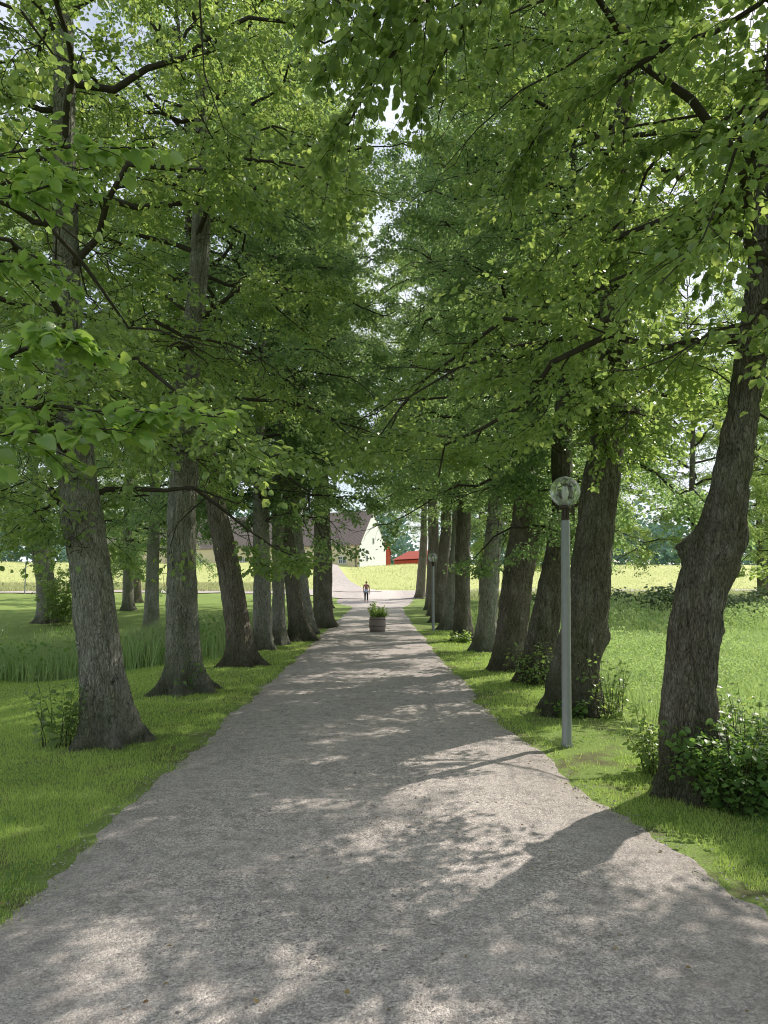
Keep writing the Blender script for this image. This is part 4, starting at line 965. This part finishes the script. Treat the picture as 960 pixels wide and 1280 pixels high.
def shed(x, y, w, h, L, label, curved, rz):
    z0 = z1(x, y) - .3
    root = empty('red_shed', (x, y, z0)); root.rotation_euler = (0, 0, rz); tag(root, label, 'shed', 'red outbuildings behind the meadow')
    prof = [(-w / 2, 0), (-w / 2, h * .5)] + ([(-w * .46, h * .68), (-w * .36, h * .82), (-w * .2, h * .93)] if curved else []) + [(0, h)]
    prof = prof + [(-a, b) for a, b in prof[:-1][::-1]]
    n = len(prof); v = [(a, 0, b) for a, b in prof] + [(a, L, b) for a, b in prof]
    obj('wall', MB().add(v, [(i, i + 1, n + i + 1, n + i) for i in range(n - 1)], [(0, i + 1, i) for i in range(1, n - 1)] + [(n, n + i, n + i + 1) for i in range(1, n - 1)]).mesh('wall'), RED, root)
    k = 1.04; rp = [(a * k, b * 1.015 + .02) for a, b in prof[1:-1]]; n = len(rp)
    v = [(a, -.15, b) for a, b in rp] + [(a, L + .15, b) for a, b in rp] + [(a * 1.03, -.15, b + .12) for a, b in rp] + [(a * 1.03, L + .15, b + .12) for a, b in rp]
    obj('roof', MB().add(v, [(i, i + 1, n + i + 1, n + i) for i in range(n - 1)] + [(2 * n + i, 3 * n + i, 3 * n + i + 1, 2 * n + i + 1) for i in range(n - 1)] + [(i, 2 * n + i, 2 * n + i + 1, i + 1) for i in range(n - 1)]).mesh('roof'), RED, root)
    d = MB().box(-.5, .5, -.06, -.003, .4, h * .45); obj('door', d.mesh('door'), BROWN_METAL, root)
p = at(473, 706, 108); shed(p[0], 108, 3.4, 4.4, 6, 'red shed with rounded roof peeking out right of the white gable', True, 0)
p = at(545, 706, 112); shed(p[0], 112, 5.0, 2.6, 8, 'low red shed between far trunks right of the distant lamp', False, .5)

# distant wood beyond the meadow: one mass
g = np.random.default_rng(91)
N = 46000; nc = 240
ccx = g.uniform(-190, 210, nc); ccy = g.uniform(150, 215, nc) + np.abs(ccx) * .12; ch = g.uniform(9, 17, nc); cr_ = g.uniform(4, 7.5, nc)
k = g.integers(0, nc, N); a = g.uniform(0, 2 * PI, N); u = g.random(N) ** .45; e = np.arcsin(g.uniform(-1, 1, N))
x = ccx[k] + np.cos(a) * np.cos(e) * u * cr_[k]; y = ccy[k] + np.sin(a) * np.cos(e) * u * cr_[k]
z = zg(x, y) + ch[k] * .46 + np.sin(e) * u * ch[k] * .54
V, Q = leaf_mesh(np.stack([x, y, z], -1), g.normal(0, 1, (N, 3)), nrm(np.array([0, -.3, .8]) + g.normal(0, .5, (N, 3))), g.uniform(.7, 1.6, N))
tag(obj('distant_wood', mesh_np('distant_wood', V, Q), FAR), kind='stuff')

# ------------------------------------------------------------------ light, sky, camera
SUN_AZ, SUN_EL = math.radians(48), math.radians(43)     # azimuth to the right of the view down the avenue
sd = Vector((math.sin(SUN_AZ) * math.cos(SUN_EL), math.cos(SUN_AZ) * math.cos(SUN_EL), math.sin(SUN_EL)))
L = bpy.data.lights.new('sun', 'SUN'); L.energy = 5.0; L.angle = math.radians(.53); L.color = (1.0, .935, .82)
so = bpy.data.objects.new('sun', L); COL.objects.link(so); so.rotation_euler = sd.to_track_quat('Z', 'Y').to_euler(); so.location = (20, 20, 30)
W = bpy.data.worlds.new('World'); sc.world = W; W.use_nodes = True
nt = W.node_tree; nt.nodes.clear(); N_ = NT(nt)
sky = N_.n('TexSky', sky_type='NISHITA'); sky.sun_disc = False; sky.sun_elevation = SUN_EL; sky.sun_rotation = SUN_AZ
sky.air_density = 1.0; sky.dust_density = 1.6; sky.ozone_density = 1.0
cl = N_.ramp(N_.noise(N_.coord('Generated', (1, 1, 2.2)), 2.4, 6, .6), [(.36, 0.15), (.60, .95)])
col = N_.mix(cl, sky.outputs[0], (7.3, 7.7, 8.2))
bg = N_.n('Background', {'Color': col, 'Strength': .15})
out = nt.nodes.new('ShaderNodeOutputWorld'); nt.links.new(bg.outputs[0], out.inputs[0])

cam = bpy.data.cameras.new('camera'); co = bpy.data.objects.new('camera', cam); COL.objects.link(co)
cam.sensor_fit = 'VERTICAL'; cam.sensor_height = 24.0; cam.lens = 24.0 * F / 1280; cam.clip_start = .05; cam.clip_end = 3000
co.location = (0, 0, CAM_H); co.rotation_euler = (PI / 2 + TH, 0, 0)
sc.camera = co
sc.view_settings.view_transform = 'Standard'; sc.view_settings.look = 'None'; sc.view_settings.exposure = 0; sc.view_settings.gamma = 1
cy = sc.cycles
cy.max_bounces = 5; cy.diffuse_bounces = 3; cy.glossy_bounces = 2; cy.transmission_bounces = 5; cy.transparent_max_bounces = 8
cy.sample_clamp_indirect = 6.0; cy.caustics_reflective = False; cy.caustics_refractive = False
cy.use_denoising = True
cy.filter_width = 1.05
